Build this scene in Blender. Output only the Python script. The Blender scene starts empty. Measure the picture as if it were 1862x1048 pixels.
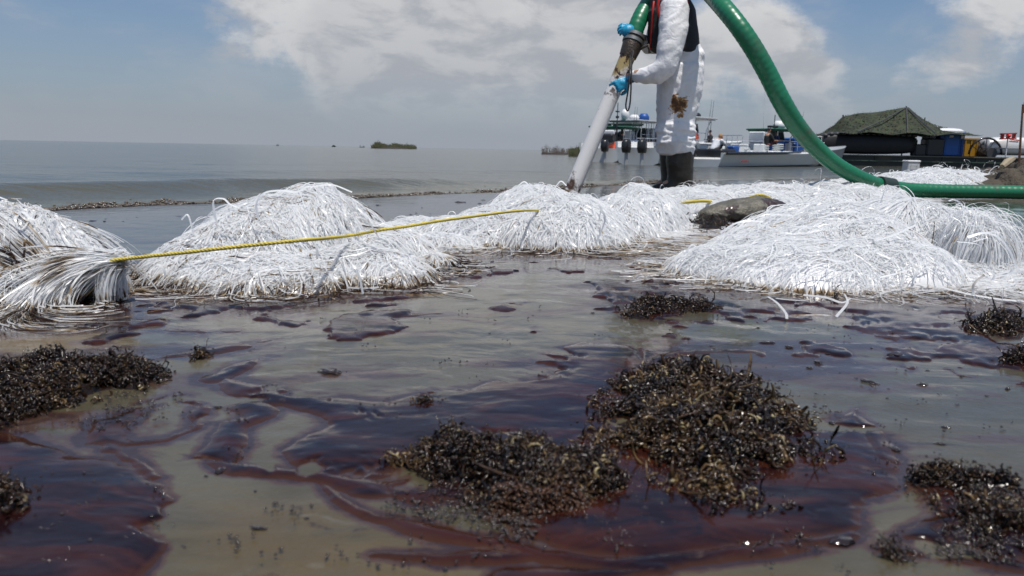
import bpy, math, random
import numpy as np
from mathutils import Vector, Matrix, noise as mnoise

random.seed(7)
RNG = np.random.default_rng(7)
SC = bpy.context.scene
COL = SC.collection
R = math.radians

# ------------------------------------------------------------------ camera
F_PX = 1448.0            # focal length in pixels of the 1862 px wide photograph
CAM = np.array([0.0, 0.0, 0.50])
PITCH, ROLL = math.atan(252 / F_PX), math.atan(0.0185)
FW = np.array([0.0, math.cos(PITCH), -math.sin(PITCH)])
UP0 = np.array([0.0, math.sin(PITCH), math.cos(PITCH)])
RT0 = np.array([1.0, 0.0, 0.0])
RT = math.cos(ROLL) * RT0 + math.sin(ROLL) * UP0
UP = math.cos(ROLL) * UP0 - math.sin(ROLL) * RT0
cam_d = bpy.data.cameras.new('camera')
cam = bpy.data.objects.new('camera', cam_d)
COL.objects.link(cam)
cam.matrix_world = Matrix(((RT[0], UP[0], -FW[0], CAM[0]), (RT[1], UP[1], -FW[1], CAM[1]),
                           (RT[2], UP[2], -FW[2], CAM[2]), (0, 0, 0, 1)))
cam_d.sensor_width = 36.0
cam_d.lens = 36.0 * F_PX / 1862.0
cam_d.clip_start, cam_d.clip_end = 0.02, 20000
cam_d.dof.use_dof = True
cam_d.dof.focus_distance = 2.5
cam_d.dof.aperture_fstop = 9.0
SC.camera = cam

# ------------------------------------------------------------------ light
SUN_EL, SUN_AZ = R(74), R(150)
SUN_DIR = Vector((math.sin(SUN_AZ) * math.cos(SUN_EL), math.cos(SUN_AZ) * math.cos(SUN_EL), math.sin(SUN_EL)))
sun_d = bpy.data.lights.new('sun', 'SUN')
sun_d.energy, sun_d.angle, sun_d.color = 3.9, R(0.53), (1.0, 0.95, 0.88)
sun = bpy.data.objects.new('sun', sun_d)
COL.objects.link(sun)
sun.rotation_euler = SUN_DIR.to_track_quat('Z', 'Y').to_euler()

SC.view_settings.view_transform = 'Standard'
SC.view_settings.look = 'None'
SC.view_settings.exposure = 0.10
SC.view_settings.gamma = 1.0
SC.view_settings.use_curve_mapping = False
SC.render.engine = 'CYCLES'
SC.cycles.use_denoising = True
SC.cycles.max_bounces = 7
SC.cycles.transparent_max_bounces = 6
SC.cycles.caustics_reflective = False
SC.cycles.caustics_refractive = False
SC.cycles.sample_clamp_indirect = 6.0


class NT:
    """small helper for node trees"""
    def __init__(self, tree):
        self.t = tree
        self.n, self.l = tree.nodes, tree.links
        self.n.clear()

    def new(self, typ, **kw):
        nd = self.n.new(typ)
        for k, v in kw.items():
            if k.startswith('i_'):
                nd.inputs[k[2:].replace('_', ' ')].default_value = v
            else:
                setattr(nd, k, v)
        return nd

    def put(self, sock, val):
        if hasattr(val, 'links') or isinstance(val, bpy.types.NodeSocket):
            self.l.new(val, sock)
        else:
            sock.default_value = val

    def math(self, op, a, b=0.0, c=0.0, clamp=False):
        nd = self.n.new('ShaderNodeMath')
        nd.operation = op
        nd.use_clamp = clamp
        for i, v in enumerate((a, b, c)):
            self.put(nd.inputs[i], v)
        return nd.outputs[0]

    def vmath(self, op, a, b=(0, 0, 0), out=0):
        nd = self.n.new('ShaderNodeVectorMath')
        nd.operation = op
        self.put(nd.inputs[0], a)
        if op == 'SCALE':
            self.put(nd.inputs['Scale'], b)
        else:
            self.put(nd.inputs[1], b)
        return nd.outputs[out]

    def noise(self, vec, scale=5, detail=3, rough=0.5, dist=0.0, out=0):
        nd = self.n.new('ShaderNodeTexNoise')
        if vec is not None:
            self.l.new(vec, nd.inputs['Vector'])
        nd.inputs['Scale'].default_value = scale
        nd.inputs['Detail'].default_value = detail
        nd.inputs['Roughness'].default_value = rough
        nd.inputs['Distortion'].default_value = dist
        return nd.outputs[out]

    def ramp(self, fac, lo, hi, a=0.0, b=1.0):
        nd = self.n.new('ShaderNodeMapRange')
        nd.interpolation_type = 'SMOOTHSTEP'
        self.put(nd.inputs[0], fac)
        nd.inputs[1].default_value, nd.inputs[2].default_value = lo, hi
        nd.inputs[3].default_value, nd.inputs[4].default_value = a, b
        return nd.outputs[0]

    def mix(self, fac, a, b):
        nd = self.n.new('ShaderNodeMix')
        nd.data_type = 'RGBA'
        self.put(nd.inputs[0], fac)
        for i, v in ((6, a), (7, b)):
            if isinstance(v, (tuple, list)) and len(v) == 3:
                v = (*v, 1.0)
            self.put(nd.inputs[i], v)
        return nd.outputs[2]

    def bump(self, height, strength=0.3, dist=0.01, normal=None):
        nd = self.n.new('ShaderNodeBump')
        self.l.new(height, nd.inputs['Height'])
        nd.inputs['Strength'].default_value = strength
        nd.inputs['Distance'].default_value = dist
        if normal is not None:
            self.l.new(normal, nd.inputs['Normal'])
        return nd.outputs[0]


def px_dir(px, py):
    d = FW + RT * ((px - 931) / F_PX) - UP * ((py - 524) / F_PX)
    return d / np.linalg.norm(d)


# world: Nishita sky with drifting cumulus and a pale hazy horizon
world = bpy.data.worlds.new('World')
SC.world = world
world.use_nodes = True
w = NT(world.node_tree)
tc = w.new('ShaderNodeTexCoord').outputs['Generated']
sky = w.new('ShaderNodeTexSky')
sky.sky_type = 'NISHITA'
sky.sun_disc = False
sky.sun_elevation, sky.sun_rotation = SUN_EL, SUN_AZ
sky.air_density, sky.dust_density, sky.ozone_density = 1.0, 0.9, 1.0
sep = w.new('ShaderNodeSeparateXYZ')
w.l.new(tc, sep.inputs[0])
zz = sep.outputs[2]
zc = w.math('MAXIMUM', zz, 0.0)
# clouds laid on a high flat layer: direction divided by its height
den = w.math('ADD', zc, 0.16)
sc1 = w.math('DIVIDE', 1.0, den)
cp = w.vmath('SCALE', tc, sc1)
wob = w.noise(tc, 7.0, 3, 0.6, out=1)
cpw = w.vmath('ADD', cp, w.vmath('SCALE', wob, 0.35))
n1 = w.noise(cpw, 1.25, 7, 0.60, 0.1)
n2 = w.noise(tc, 9.0, 8, 0.66, 0.25)
bias = None
for (bx, by, rad, wt) in ((560, 25, 8.0, .23), (760, 70, 9.5, .24), (950, 60, 10, .24), (680, 120, 6, .16), (1060, 140, 8, .14), (440, 60, 5, .16), (340, 65, 4, .12), (1130, 60, 8, .1),
                          (1380, 120, 7, .16), (1520, 165, 6, .20), (1740, 30, 6, .26), (1440, 90, 4, .16), (1290, 90, 6, .12),
                          (150, 120, 16, -.22), (60, 10, 9, -.1), (1580, 60, 6, -.22), (1500, 20, 4, -.12), (1200, 20, 3, -.05)):
    d = px_dir(bx, by)
    dt = w.vmath('DOT_PRODUCT', tc, tuple(d), out=1)
    g = w.ramp(dt, math.cos(R(rad)), 1.0, 0.0, wt)
    bias = g if bias is None else w.math('ADD', bias, g)
dens = w.math('ADD', w.math('ADD', w.math('MULTIPLY', n1, 0.52), w.math('MULTIPLY', n2, 0.52)), bias)
dens = w.math('SUBTRACT', dens, w.ramp(zz, 0.19, 0.36, 0.0, 0.14))
cmask = w.math('MULTIPLY', w.ramp(dens, 0.59, 0.76, 0.0, 0.92), w.ramp(zz, 0.015, 0.10, .25, 1.0))
thick = w.ramp(dens, 0.60, 0.98)
lump = w.ramp(w.noise(w.vmath('MULTIPLY', tc, (1, 1, 2.4)), 9.0, 6, 0.6, 0.35), 0.43, 0.60)
ccol = w.mix(w.math('MULTIPLY', lump, 0.85), (7.0, 6.9, 6.8), (3.8, 3.95, 4.3))
ccol = w.mix(w.math('MULTIPLY', thick, 0.35), ccol, (3.5, 3.55, 3.8))
skyc = w.mix(0.30, sky.outputs[0], (2.3, 2.7, 3.4))
hz = w.ramp(zz, -0.02, 0.22, 1.0, 0.0)
veil = w.ramp(w.noise(w.vmath('MULTIPLY', tc, (1, 1, 2.2)), 6.0, 6, .6, .4), .42, .72, 0, .38)
full = w.mix(cmask, w.mix(veil, w.vmath('MULTIPLY', skyc, (0.62, 0.76, 0.92)), (4.6, 4.7, 4.9)), ccol)
full = w.mix(w.math('MULTIPLY', hz, 0.74), full, (3.05, 3.35, 3.85))
full = w.mix(w.ramp(zz, 0.0, 0.06, .95, 0.0), full, (3.05, 3.35, 3.85))
bg = w.new('ShaderNodeBackground')
w.l.new(full, bg.inputs[0])
bg.inputs[1].default_value = 0.10
wo = w.new('ShaderNodeOutputWorld')
w.l.new(bg.outputs[0], wo.inputs[0])


# ------------------------------------------------------------------ numeric helpers
def smooth01(t):
    t = np.clip(t, 0, 1)
    return t * t * (3 - 2 * t)


def _hash(ix, iy, iz, seed):
    h = (ix * 374761393 + iy * 668265263 + iz * 2147483647 + seed * 974634777) & 0xFFFFFFFF
    h = ((h ^ (h >> 13)) * 1274126177) & 0xFFFFFFFF
    h = (h ^ (h >> 16)) & 0xFFFFFFFF
    return h / 4294967295.0


def vnoise(x, y, z=None, seed=0):
    """value noise, 0..1, vectorised"""
    x = np.asarray(x, float); y = np.asarray(y, float)
    z = np.zeros_like(x) if z is None else np.asarray(z, float)
    ix, iy, iz = np.floor(x).astype(np.int64), np.floor(y).astype(np.int64), np.floor(z).astype(np.int64)
    fx, fy, fz = x - ix, y - iy, z - iz
    fx, fy, fz = fx * fx * (3 - 2 * fx), fy * fy * (3 - 2 * fy), fz * fz * (3 - 2 * fz)
    r = 0
    for dz in (0, 1):
        wz = fz if dz else 1 - fz
        for dy in (0, 1):
            wy = fy if dy else 1 - fy
            a = _hash(ix, iy + dy, iz + dz, seed)
            b = _hash(ix + 1, iy + dy, iz + dz, seed)
            r = r + wz * wy * (a * (1 - fx) + b * fx)
    return r


def fbm(x, y, z=None, octaves=4, seed=0, gain=0.5):
    t, a, tot = 0, 1.0, 0
    for o in range(octaves):
        t = t + a * vnoise(x * 2 ** o + 17.3 * o, y * 2 ** o - 9.1 * o, None if z is None else z * 2 ** o, seed + o)
        tot += a
        a *= gain
    return t / tot


# ------------------------------------------------------------------ terrain shape
SHORE_A = np.array([-3.7, 5.7]); SHORE_N = np.array([0.727, -0.687]); SHORE_T = np.array([0.687, 0.727])


def shore_s(x, y):
    s = (x - SHORE_A[0]) * SHORE_N[0] + (y - SHORE_A[1]) * SHORE_N[1]
    t = (x - SHORE_A[0]) * SHORE_T[0] + (y - SHORE_A[1]) * SHORE_T[1]
    return s + 0.16 * np.sin(t * 0.9) + 0.10 * np.sin(t * 2.3 + 1) - .65 * smooth01((7 - t) / 5)


def land_z(x, y):
    x = np.asarray(x, float); y = np.asarray(y, float)
    s = shore_s(x, y)
    up = 0.2 * smooth01(s / 5.0 + 0.38) - 0.065
    z = np.where(s > 0, 0.2 * (1 - np.exp(-np.maximum(s, 0) / 1.3)), 0.06 * s)
    z = np.maximum(z, -0.9)
    far = smooth01((np.hypot(x, y) - 3) / 5)
    return z + 0.006 * (fbm(x * 1.3, y * 1.3, octaves=3, seed=3) - 0.5) + far * 0.02 * (fbm(x * .8, y * .8, seed=9) - .5)


def ray(px, py):
    d = FW + RT * ((px - 931) / F_PX) - UP * ((py - 524) / F_PX)
    return d


def P(px, py, Y):
    d = ray(px, py)
    return CAM + d * (Y / d[1])


def G(px, py, z=None):
    """point of the ground seen at this pixel"""
    d = ray(px, py)
    zt = 0.2 if z is None else z
    for _ in range(12 if z is None else 1):
        p = CAM + d * ((zt - CAM[2]) / d[2])
        if z is None:
            zt = 0.5 * zt + 0.5 * float(land_z(p[0], p[1]))
    return p


def GP(pts):
    return np.array([G(a, b)[:2] for a, b in pts])


# ------------------------------------------------------------------ object helpers
def tag(o, label=None, cat=None, group=None, kind=None):
    if label: o['label'] = label
    if cat: o['category'] = cat
    if group: o['group'] = group
    if kind: o['kind'] = kind
    return o


def empty(name, loc=(0, 0, 0), rz=0.0, label=None, cat=None, group=None, parent=None):
    o = bpy.data.objects.new(name, None)
    COL.objects.link(o)
    o.location = loc
    o.rotation_euler = (0, 0, rz)
    o.empty_display_size = 0.1
    if parent: o.parent = parent
    return tag(o, label, cat, group)


def link_mesh(name, me, mats, parent=None, smooth=True):
    for m in (mats if isinstance(mats, (list, tuple)) else [mats]):
        me.materials.append(m)
    if smooth is True:
        me.polygons.foreach_set('use_smooth', [True] * len(me.polygons))
    o = bpy.data.objects.new(name, me)
    COL.objects.link(o)
    if parent is not None: o.parent = parent
    return o


def np_mesh(name, V, Q, mat, parent=None, smooth=True, attrs=None, matidx=None):
    """V (n,3), Q (m,k) faces with equal corner count"""
    V = np.asarray(V, np.float32); Q = np.asarray(Q, np.int32)
    me = bpy.data.meshes.new(name)
    me.vertices.add(len(V)); me.vertices.foreach_set('co', V.ravel())
    k = Q.shape[1]
    me.loops.add(Q.size); me.loops.foreach_set('vertex_index', Q.ravel())
    me.polygons.add(len(Q))
    me.polygons.foreach_set('loop_start', np.arange(0, Q.size, k, dtype=np.int32))
    me.polygons.foreach_set('loop_total', np.full(len(Q), k, np.int32))
    me.update(calc_edges=True)
    for nm, arr in (attrs or {}).items():
        a = me.attributes.new(nm, 'FLOAT', 'POINT')
        a.data.foreach_set('value', np.asarray(arr, np.float32))
    o = link_mesh(name, me, mat, parent, smooth)
    if matidx is not None:
        me.polygons.foreach_set('material_index', np.asarray(matidx, np.int32))
    return o


def grid_faces(nr, nc, wrap=False):
    i = np.arange(nr - 1)[:, None] * nc
    j = np.arange(nc if wrap else nc - 1)[None, :]
    j2 = (j + 1) % nc
    return np.stack([i + j, i + j2, i + nc + j2, i + nc + j], -1).reshape(-1, 4)


class MB:
    """collects simple solids into one mesh"""
    def __init__(self):
        self.v, self.f = [], []

    def add(self, V, F):
        o = len(self.v)
        self.v += [tuple(map(float, p)) for p in V]
        self.f += [tuple(i + o for i in f) for f in F]
        return self

    def box(self, c, s, rz=0.0, bevel=0.0, tilt=None):
        hx, hy, hz = s[0] / 2, s[1] / 2, s[2] / 2
        b = min(bevel, hx * .9, hy * .9, hz * .9)
        pts = []
        if b <= 0:
            for z in (-hz, hz):
                pts += [(-hx, -hy, z), (hx, -hy, z), (hx, hy, z), (-hx, hy, z)]
            F = [(3, 2, 1, 0), (4, 5, 6, 7), (0, 1, 5, 4), (1, 2, 6, 5), (2, 3, 7, 6), (3, 0, 4, 7)]
        else:
            def ring(x, y, z, c):
                return [(-x + c, -y, z), (x - c, -y, z), (x, -y + c, z), (x, y - c, z), (x - c, y, z), (-x + c, y, z), (-x, y - c, z), (-x, -y + c, z)]
            pts = ring(hx - b, hy - b, -hz, b * .5) + ring(hx, hy, -hz + b, b) + ring(hx, hy, hz - b, b) + ring(hx - b, hy - b, hz, b * .5)
            F = [tuple(range(7, -1, -1)), tuple(range(24, 32))]
            for r_ in range(3):
                for i in range(8):
                    j = (i + 1) % 8
                    F.append((r_ * 8 + i, r_ * 8 + j, r_ * 8 + 8 + j, r_ * 8 + 8 + i))
        M = Matrix.Rotation(rz, 3, 'Z')
        if tilt is not None:
            M = M @ Matrix.Rotation(tilt[0], 3, 'X') @ Matrix.Rotation(tilt[1], 3, 'Y')
        V = [Vector(c) + M @ Vector(p) for p in pts]
        return self.add(V, F)

    def tube(self, pts, r, n=8, cap=True):
        pts = [Vector(p) for p in pts]
        rs = r if isinstance(r, (list, tuple, np.ndarray)) else [r] * len(pts)
        t0 = (pts[1] - pts[0]).normalized()
        a = t0.cross(Vector((0, 0, 1)))
        if a.length < 1e-3: a = t0.cross(Vector((0, 1, 0)))
        a.normalize()
        V = []
        for i, p in enumerate(pts):
            t = (pts[min(i + 1, len(pts) - 1)] - pts[max(i - 1, 0)])
            if t.length > 1e-9: t.normalize()
            a = (a - t * a.dot(t))
            a.normalize()
            b = t.cross(a)
            for k in range(n):
                an = 2 * math.pi * k / n
                V.append(p + (a * math.cos(an) + b * math.sin(an)) * rs[i])
        F = []
        for i in range(len(pts) - 1):
            for k in range(n):
                k2 = (k + 1) % n
                F.append((i * n + k, i * n + k2, (i + 1) * n + k2, (i + 1) * n + k))
        if cap:
            F.append(tuple(range(n - 1, -1, -1)))
            F.append(tuple(range((len(pts) - 1) * n, len(pts) * n)))
        return self.add(V, F)

    def loft(self, secs, n=16, p=1.0):
        """secs: (centre, u, v) ellipse rings, rounded closed ends"""
        V = []
        for c, u, v in secs:
            c, u, v = Vector(c), Vector(u), Vector(v)
            for k in range(n):
                an = 2 * math.pi * k / n
                cu, sv = math.cos(an), math.sin(an)
                cu = math.copysign(abs(cu) ** p, cu); sv = math.copysign(abs(sv) ** p, sv)
                V.append(c + u * cu + v * sv)
        F = []
        m = len(secs)
        for i in range(m - 1):
            for k in range(n):
                k2 = (k + 1) % n
                F.append((i * n + k, i * n + k2, (i + 1) * n + k2, (i + 1) * n + k))
        F.append(tuple(range(n - 1, -1, -1)))
        F.append(tuple(range((m - 1) * n, m * n)))
        return self.add(V, F)

    def ball(self, c, r, n=10, m=6):
        c = Vector(c)
        r = Vector(r) if isinstance(r, (tuple, list, Vector)) else Vector((r, r, r))
        V, F = [c + Vector((0, 0, -r.z))], []
        for i in range(1, m):
            a = math.pi * i / m - math.pi / 2
            for k in range(n):
                b = 2 * math.pi * k / n
                V.append(c + Vector((r.x * math.cos(a) * math.cos(b), r.y * math.cos(a) * math.sin(b), r.z * math.sin(a))))
        V.append(c + Vector((0, 0, r.z)))
        for k in range(n):
            k2 = (k + 1) % n
            F.append((0, 1 + k2, 1 + k))
            for i in range(m - 2):
                F.append((1 + i * n + k, 1 + i * n + k2, 1 + (i + 1) * n + k2, 1 + (i + 1) * n + k))
            F.append((1 + (m - 2) * n + k, 1 + (m - 2) * n + k2, len(V) - 1))
        return self.add(V, F)

    def mesh(self, name):
        me = bpy.data.meshes.new(name)
        me.from_pydata(self.v, [], self.f)
        me.update()
        return me

    def build(self, name, mat, parent=None, smooth=False):
        o = link_mesh(name, self.mesh(name), mat, parent, smooth)
        if smooth == 'auto':
            me = o.data
            me.polygons.foreach_set('use_smooth', [True] * len(me.polygons))
            me.set_sharp_from_angle(angle=R(40))
        return o


def capsule(mb, pts, rs, n=12):
    """tapered closed limb through pts with round ends"""
    P3 = [Vector(p) for p in pts]
    d0 = (P3[0] - P3[1]).normalized(); d1 = (P3[-1] - P3[-2]).normalized()
    q, rr = [], []
    for a in (0.98, 0.7):
        q.append(P3[0] + d0 * rs[0] * a); rr.append(rs[0] * math.sqrt(max(1 - a * a, 0.03)))
    q += P3; rr += list(rs)
    for a in (0.7, 0.98):
        q.append(P3[-1] + d1 * rs[-1] * a); rr.append(rs[-1] * math.sqrt(max(1 - a * a, 0.03)))
    mb.tube(q, rr, n)


def fused(name, mb, voxel, mat, parent=None, smooth_it=4, disp=None):
    """closed solids fused into one continuous skin"""
    me = mb.mesh(name + '_src')
    o = bpy.data.objects.new(name + '_src', me)
    COL.objects.link(o)
    m = o.modifiers.new('r', 'REMESH'); m.mode = 'VOXEL'; m.voxel_size = voxel
    s = o.modifiers.new('s', 'SMOOTH'); s.factor = 0.6; s.iterations = smooth_it
    dg = bpy.context.evaluated_depsgraph_get()
    out = bpy.data.meshes.new_from_object(o.evaluated_get(dg))
    out.name = name
    bpy.data.objects.remove(o); bpy.data.meshes.remove(me)
    if disp is not None:
        nv = len(out.vertices)
        co = np.empty(nv * 3, np.float32); out.vertices.foreach_get('co', co); co = co.reshape(-1, 3)
        no = np.empty(nv * 3, np.float32); out.vertices.foreach_get('normal', no); no = no.reshape(-1, 3)
        co = co + no * disp(co)[:, None]
        out.vertices.foreach_set('co', co.ravel().astype(np.float32))
        out.update()
    out.materials.clear()
    return link_mesh(name, out, mat, parent, True)


def catmull(pts, n=8):
    pts = [np.array(p, float) for p in pts]
    q = [2 * pts[0] - pts[1]] + pts + [2 * pts[-1] - pts[-2]]
    out = []
    for i in range(1, len(q) - 2):
        for k in range(n):
            t = k / n
            a, b, c, d = q[i - 1], q[i], q[i + 1], q[i + 2]
            out.append(0.5 * ((2 * b) + (-a + c) * t + (2 * a - 5 * b + 4 * c - d) * t * t + (-a + 3 * b - 3 * c + d) * t ** 3))
    out.append(pts[-1])
    return out


# ------------------------------------------------------------------ materials
def mat(name):
    m = bpy.data.materials.new(name)
    m.use_nodes = True
    t = NT(m.node_tree)
    b = t.new('ShaderNodeBsdfPrincipled')
    o = t.new('ShaderNodeOutputMaterial')
    t.l.new(b.outputs[0], o.inputs[0])
    return m, t, b, o


def simple(name, col, rough=0.5, metal=0.0, var=0.15, scale=8.0, bump=0.0, dirt=None, coat=0.0, spec=0.5, dirt_lo=.55, dirt_hi=.7, bdist=.01):
    m, t, b, o = mat(name)
    co = t.new('ShaderNodeTexCoord').outputs['Object']
    n = t.noise(co, scale, 4, 0.6)
    dark = tuple(c * (1 - var) for c in col); lite = tuple(min(1, c * (1 + var)) for c in col)
    c = t.mix(n, dark, lite)
    if dirt is not None:
        n2 = t.noise(co, scale * 0.6, 5, 0.65, 0.3)
        c = t.mix(t.ramp(n2, dirt_lo, dirt_hi), c, dirt)
    t.l.new(c, b.inputs['Base Color'])
    b.inputs['Roughness'].default_value = rough
    b.inputs['Metallic'].default_value = metal
    b.inputs['Specular IOR Level'].default_value = spec
    b.inputs['Coat Weight'].default_value = coat
    b.inputs['Coat Roughness'].default_value = 0.06
    if bump:
        t.l.new(t.bump(t.noise(co, scale * 3, 4, 0.6), bump, bdist), b.inputs['Normal'])
    return m


def pos_node(t):
    return t.new('ShaderNodeNewGeometry').outputs['Position']


# wet sand under a thin film of oily water
M_sand, t, b, o = mat('wet_sand')
pos = pos_node(t)
at = t.new('ShaderNodeAttribute', attribute_name='thin').outputs['Fac']
at2 = t.new('ShaderNodeAttribute', attribute_name='dry').outputs['Fac']
at3 = t.new('ShaderNodeAttribute', attribute_name='olive').outputs['Fac']
mp = t.new('ShaderNodeMapping')
mp.inputs['Rotation'].default_value = (0, 0, R(-12))
mp.inputs['Scale'].default_value = (1.0, 2.3, 1.0)
t.l.new(pos, mp.inputs[0])
st = mp.outputs[0]
warp = t.vmath('ADD', st, t.vmath('SCALE', t.noise(pos, 2.5, 3, .55, out=1), 0.55))
nA = t.noise(warp, 3.0, 6, 0.62, 0.6)
nB = t.noise(pos, 60, 4, 0.65)
nC = t.noise(warp, 9.0, 5, 0.6, 1.2)
c = t.mix(t.ramp(nA, .35, .65), (0.056, 0.047, 0.024), (0.100, 0.086, 0.052))
c = t.mix(t.ramp(nB, .58, .72, 0, .35), c, (0.09, 0.075, 0.05))
c = t.mix(t.math('MULTIPLY', at3, t.ramp(nC, .2, .55)), c, (0.120, 0.078, 0.026))
thin = t.math('ADD', t.math('MULTIPLY', at, 1.15), t.math('MULTIPLY', t.math('SUBTRACT', nC, 0.48), 1.6))
c = t.mix(t.ramp(thin, .26, .46, 0, .88), c, (0.060, 0.030, 0.020))
c = t.mix(t.ramp(thin, .55, .75, 0, .9), c, (0.024, 0.009, 0.008))
speck = t.ramp(t.noise(warp, 11, 8, .74, .5), .60, .66, 0, .85)
foam = t.ramp(t.noise(warp, 5, 8, .72, 1.5), .60, .70, 0, .55)
c = t.mix(foam, c, (0.17, 0.155, 0.125))
c = t.mix(speck, c, (0.03, 0.014, 0.010))
c = t.mix(t.math('MULTIPLY', at2, .8), c, (0.085, 0.070, 0.052))
t.l.new(c, b.inputs['Base Color'])
t.l.new(t.ramp(at2, 0.2, 1.0, .42, .7), b.inputs['Roughness'])
b.inputs['Specular IOR Level'].default_value = 0.3
t.l.new(t.ramp(at2, .3, 1.0, 1.0, .25), b.inputs['Coat Weight'])
b.inputs['Coat Roughness'].default_value = 0.05
b.inputs['Coat IOR'].default_value = 1.28
rip = t.math('ADD', t.math('MULTIPLY', t.noise(warp, 6.0, 4, .55, .4), 1.0), t.math('MULTIPLY', t.noise(warp, 38, 3, .6), .16))
bn = t.bump(rip, 0.13, 0.012)
t.l.new(bn, b.inputs['Coat Normal'])
t.l.new(t.bump(t.noise(pos, 140, 3, .7), 0.35, 0.004), b.inputs['Normal'])

# thick brown-black crude oil
M_oil, t, b, o = mat('crude_oil')
pos = pos_node(t)
mp = t.new('ShaderNodeMapping')
mp.inputs['Scale'].default_value = (1.0, 2.8, 1.0)
t.l.new(pos, mp.inputs[0])
warp = t.vmath('ADD', mp.outputs[0], t.vmath('SCALE', t.noise(pos, 4, 3, .55, out=1), 0.35))
th = t.new('ShaderNodeAttribute', attribute_name='thick').outputs['Fac']
nA = t.noise(warp, 7.0, 6, 0.62, 0.8)
c = t.mix(t.ramp(nA, .42, .62), (0.009, 0.003, 0.004), (0.038, 0.010, 0.005))
c = t.mix(t.ramp(th, 0.0, 0.25, 0.85, 0), c, (0.048, 0.019, 0.009))
c = t.mix(t.ramp(t.noise(warp, 16, 5, .65, .6), .62, .74, 0, .55), c, (0.11, 0.075, 0.055))
t.l.new(c, b.inputs['Base Color'])
b.inputs['Roughness'].default_value = 0.13
b.inputs['Specular IOR Level'].default_value = 0.34
b.inputs['Coat Weight'].default_value = 0.05
b.inputs['Coat Tint'].default_value = (0.75, 0.8, 1, 1)
rip = t.math('ADD', t.noise(warp, 7.0, 4, .5, .4), t.math('MULTIPLY', t.noise(warp, 40, 3, .6), .10))
t.l.new(t.bump(rip, 0.12, 0.012), b.inputs['Normal'])

# murky sea
M_sea, t, b, o = mat('murky_sea')
pos = pos_node(t)
mp = t.new('ShaderNodeMapping')
mp.inputs['Rotation'].default_value = (0, 0, R(-20))
mp.inputs['Scale'].default_value = (0.32, 1.0, 1.0)
t.l.new(pos, mp.inputs[0])
nA = t.noise(mp.outputs[0], 0.5, 4, .5, .3)
c = t.mix(t.ramp(nA, .3, .7), (0.060, 0.062, 0.050), (0.080, 0.080, 0.062))
c = t.mix(t.new('ShaderNodeAttribute', attribute_name='silt').outputs['Fac'], c, (0.115, 0.104, 0.055))
t.l.new(c, b.inputs['Base Color'])
b.inputs['Roughness'].default_value = 0.11
b.inputs['IOR'].default_value = 1.33
rip = t.math('ADD', t.math('MULTIPLY', t.noise(mp.outputs[0], 1.6, 5, .6, .3), 1.0), t.math('MULTIPLY', t.noise(mp.outputs[0], 9, 4, .6), .16))
t.l.new(t.bump(rip, 0.55, 0.11), b.inputs['Normal'])

# white plastic strands, brown where oil has wetted them
def strand_mat(name, base, trans=0.3):
    m, t, b, o = mat(name)
    pos = t.new('ShaderNodeTexCoord').outputs['Object']
    st = t.new('ShaderNodeAttribute', attribute_name='stain').outputs['Fac']
    n = t.noise(pos, 25, 4, .6, .5)
    s = t.math('ADD', st, t.math('MULTIPLY', t.math('SUBTRACT', n, .5), .9))
    sh = t.new('ShaderNodeAttribute', attribute_name='tone').outputs['Fac']
    c = t.mix(sh, base, tuple(x * .88 for x in base))
    c = t.mix(t.ramp(s, .38, .62), c, (0.42, 0.30, 0.16))
    c = t.mix(t.ramp(s, .55, .80), c, (0.045, 0.022, 0.012))
    t.l.new(c, b.inputs['Base Color'])
    b.inputs['Roughness'].default_value = 0.28
    b.inputs['Specular IOR Level'].default_value = 0.5
    tr = t.new('ShaderNodeBsdfTranslucent')
    t.l.new(c, tr.inputs[0])
    mx = t.new('ShaderNodeMixShader')
    mx.inputs[0].default_value = trans
    t.l.new(b.outputs[0], mx.inputs[1]); t.l.new(tr.outputs[0], mx.inputs[2])
    t.l.new(mx.outputs[0], o.inputs[0])
    return m

M_strand = strand_mat('white_plastic_strand', (0.93, 0.94, 0.95), .55)
M_core = strand_mat('white_plastic_core', (0.85, 0.85, 0.86), .2)

# tarred seaweed: tone attribute 0 black .. 1 tan
M_weed, t, b, o = mat('tarred_seaweed')
tn = t.new('ShaderNodeAttribute', attribute_name='tone').outputs['Fac']
pos = t.new('ShaderNodeTexCoord').outputs['Object']
c = t.mix(t.ramp(tn, 0.0, .5), (0.005, 0.0025, 0.0015), (0.052, 0.027, 0.011))
c = t.mix(t.ramp(tn, .5, .85), c, (0.15, 0.095, 0.040))
c = t.mix(t.ramp(tn, .85, 1), c, (0.40, 0.33, 0.18))
c = t.mix(t.ramp(t.noise(pos, 60, 3, .6), .42, .62, 0, .85), c, (0.014, 0.006, 0.003))
t.l.new(c, b.inputs['Base Color'])
b.inputs['Roughness'].default_value = 0.20
b.inputs['Specular IOR Level'].default_value = 0.5

M_bead = simple('wet_glistening_bead', (0.030, 0.016, 0.009), .16, var=.6, scale=60, spec=1.0)
M_bead.node_tree.nodes['Principled BSDF'].inputs['IOR'].default_value = 1.6
M_tar = simple('glossy_tar', (0.022, 0.010, 0.007), .12, var=.5, scale=40, bump=.5, coat=.6, bdist=.004)
M_mud = simple('oily_mud', (0.11, 0.10, 0.072), .45, var=.35, scale=10, bump=.8, dirt=(0.03, 0.012, 0.010), coat=.35, dirt_lo=.5, dirt_hi=.58, bdist=.02)
M_bank = simple('debris_mud', (0.07, 0.055, 0.038), .8, var=.5, scale=5, bump=.8, bdist=.05)
M_froth = simple('shore_froth', (0.15, 0.12, 0.09), .15, var=.6, scale=30, dirt=(0.03, 0.015, 0.01), spec=.7)

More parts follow.
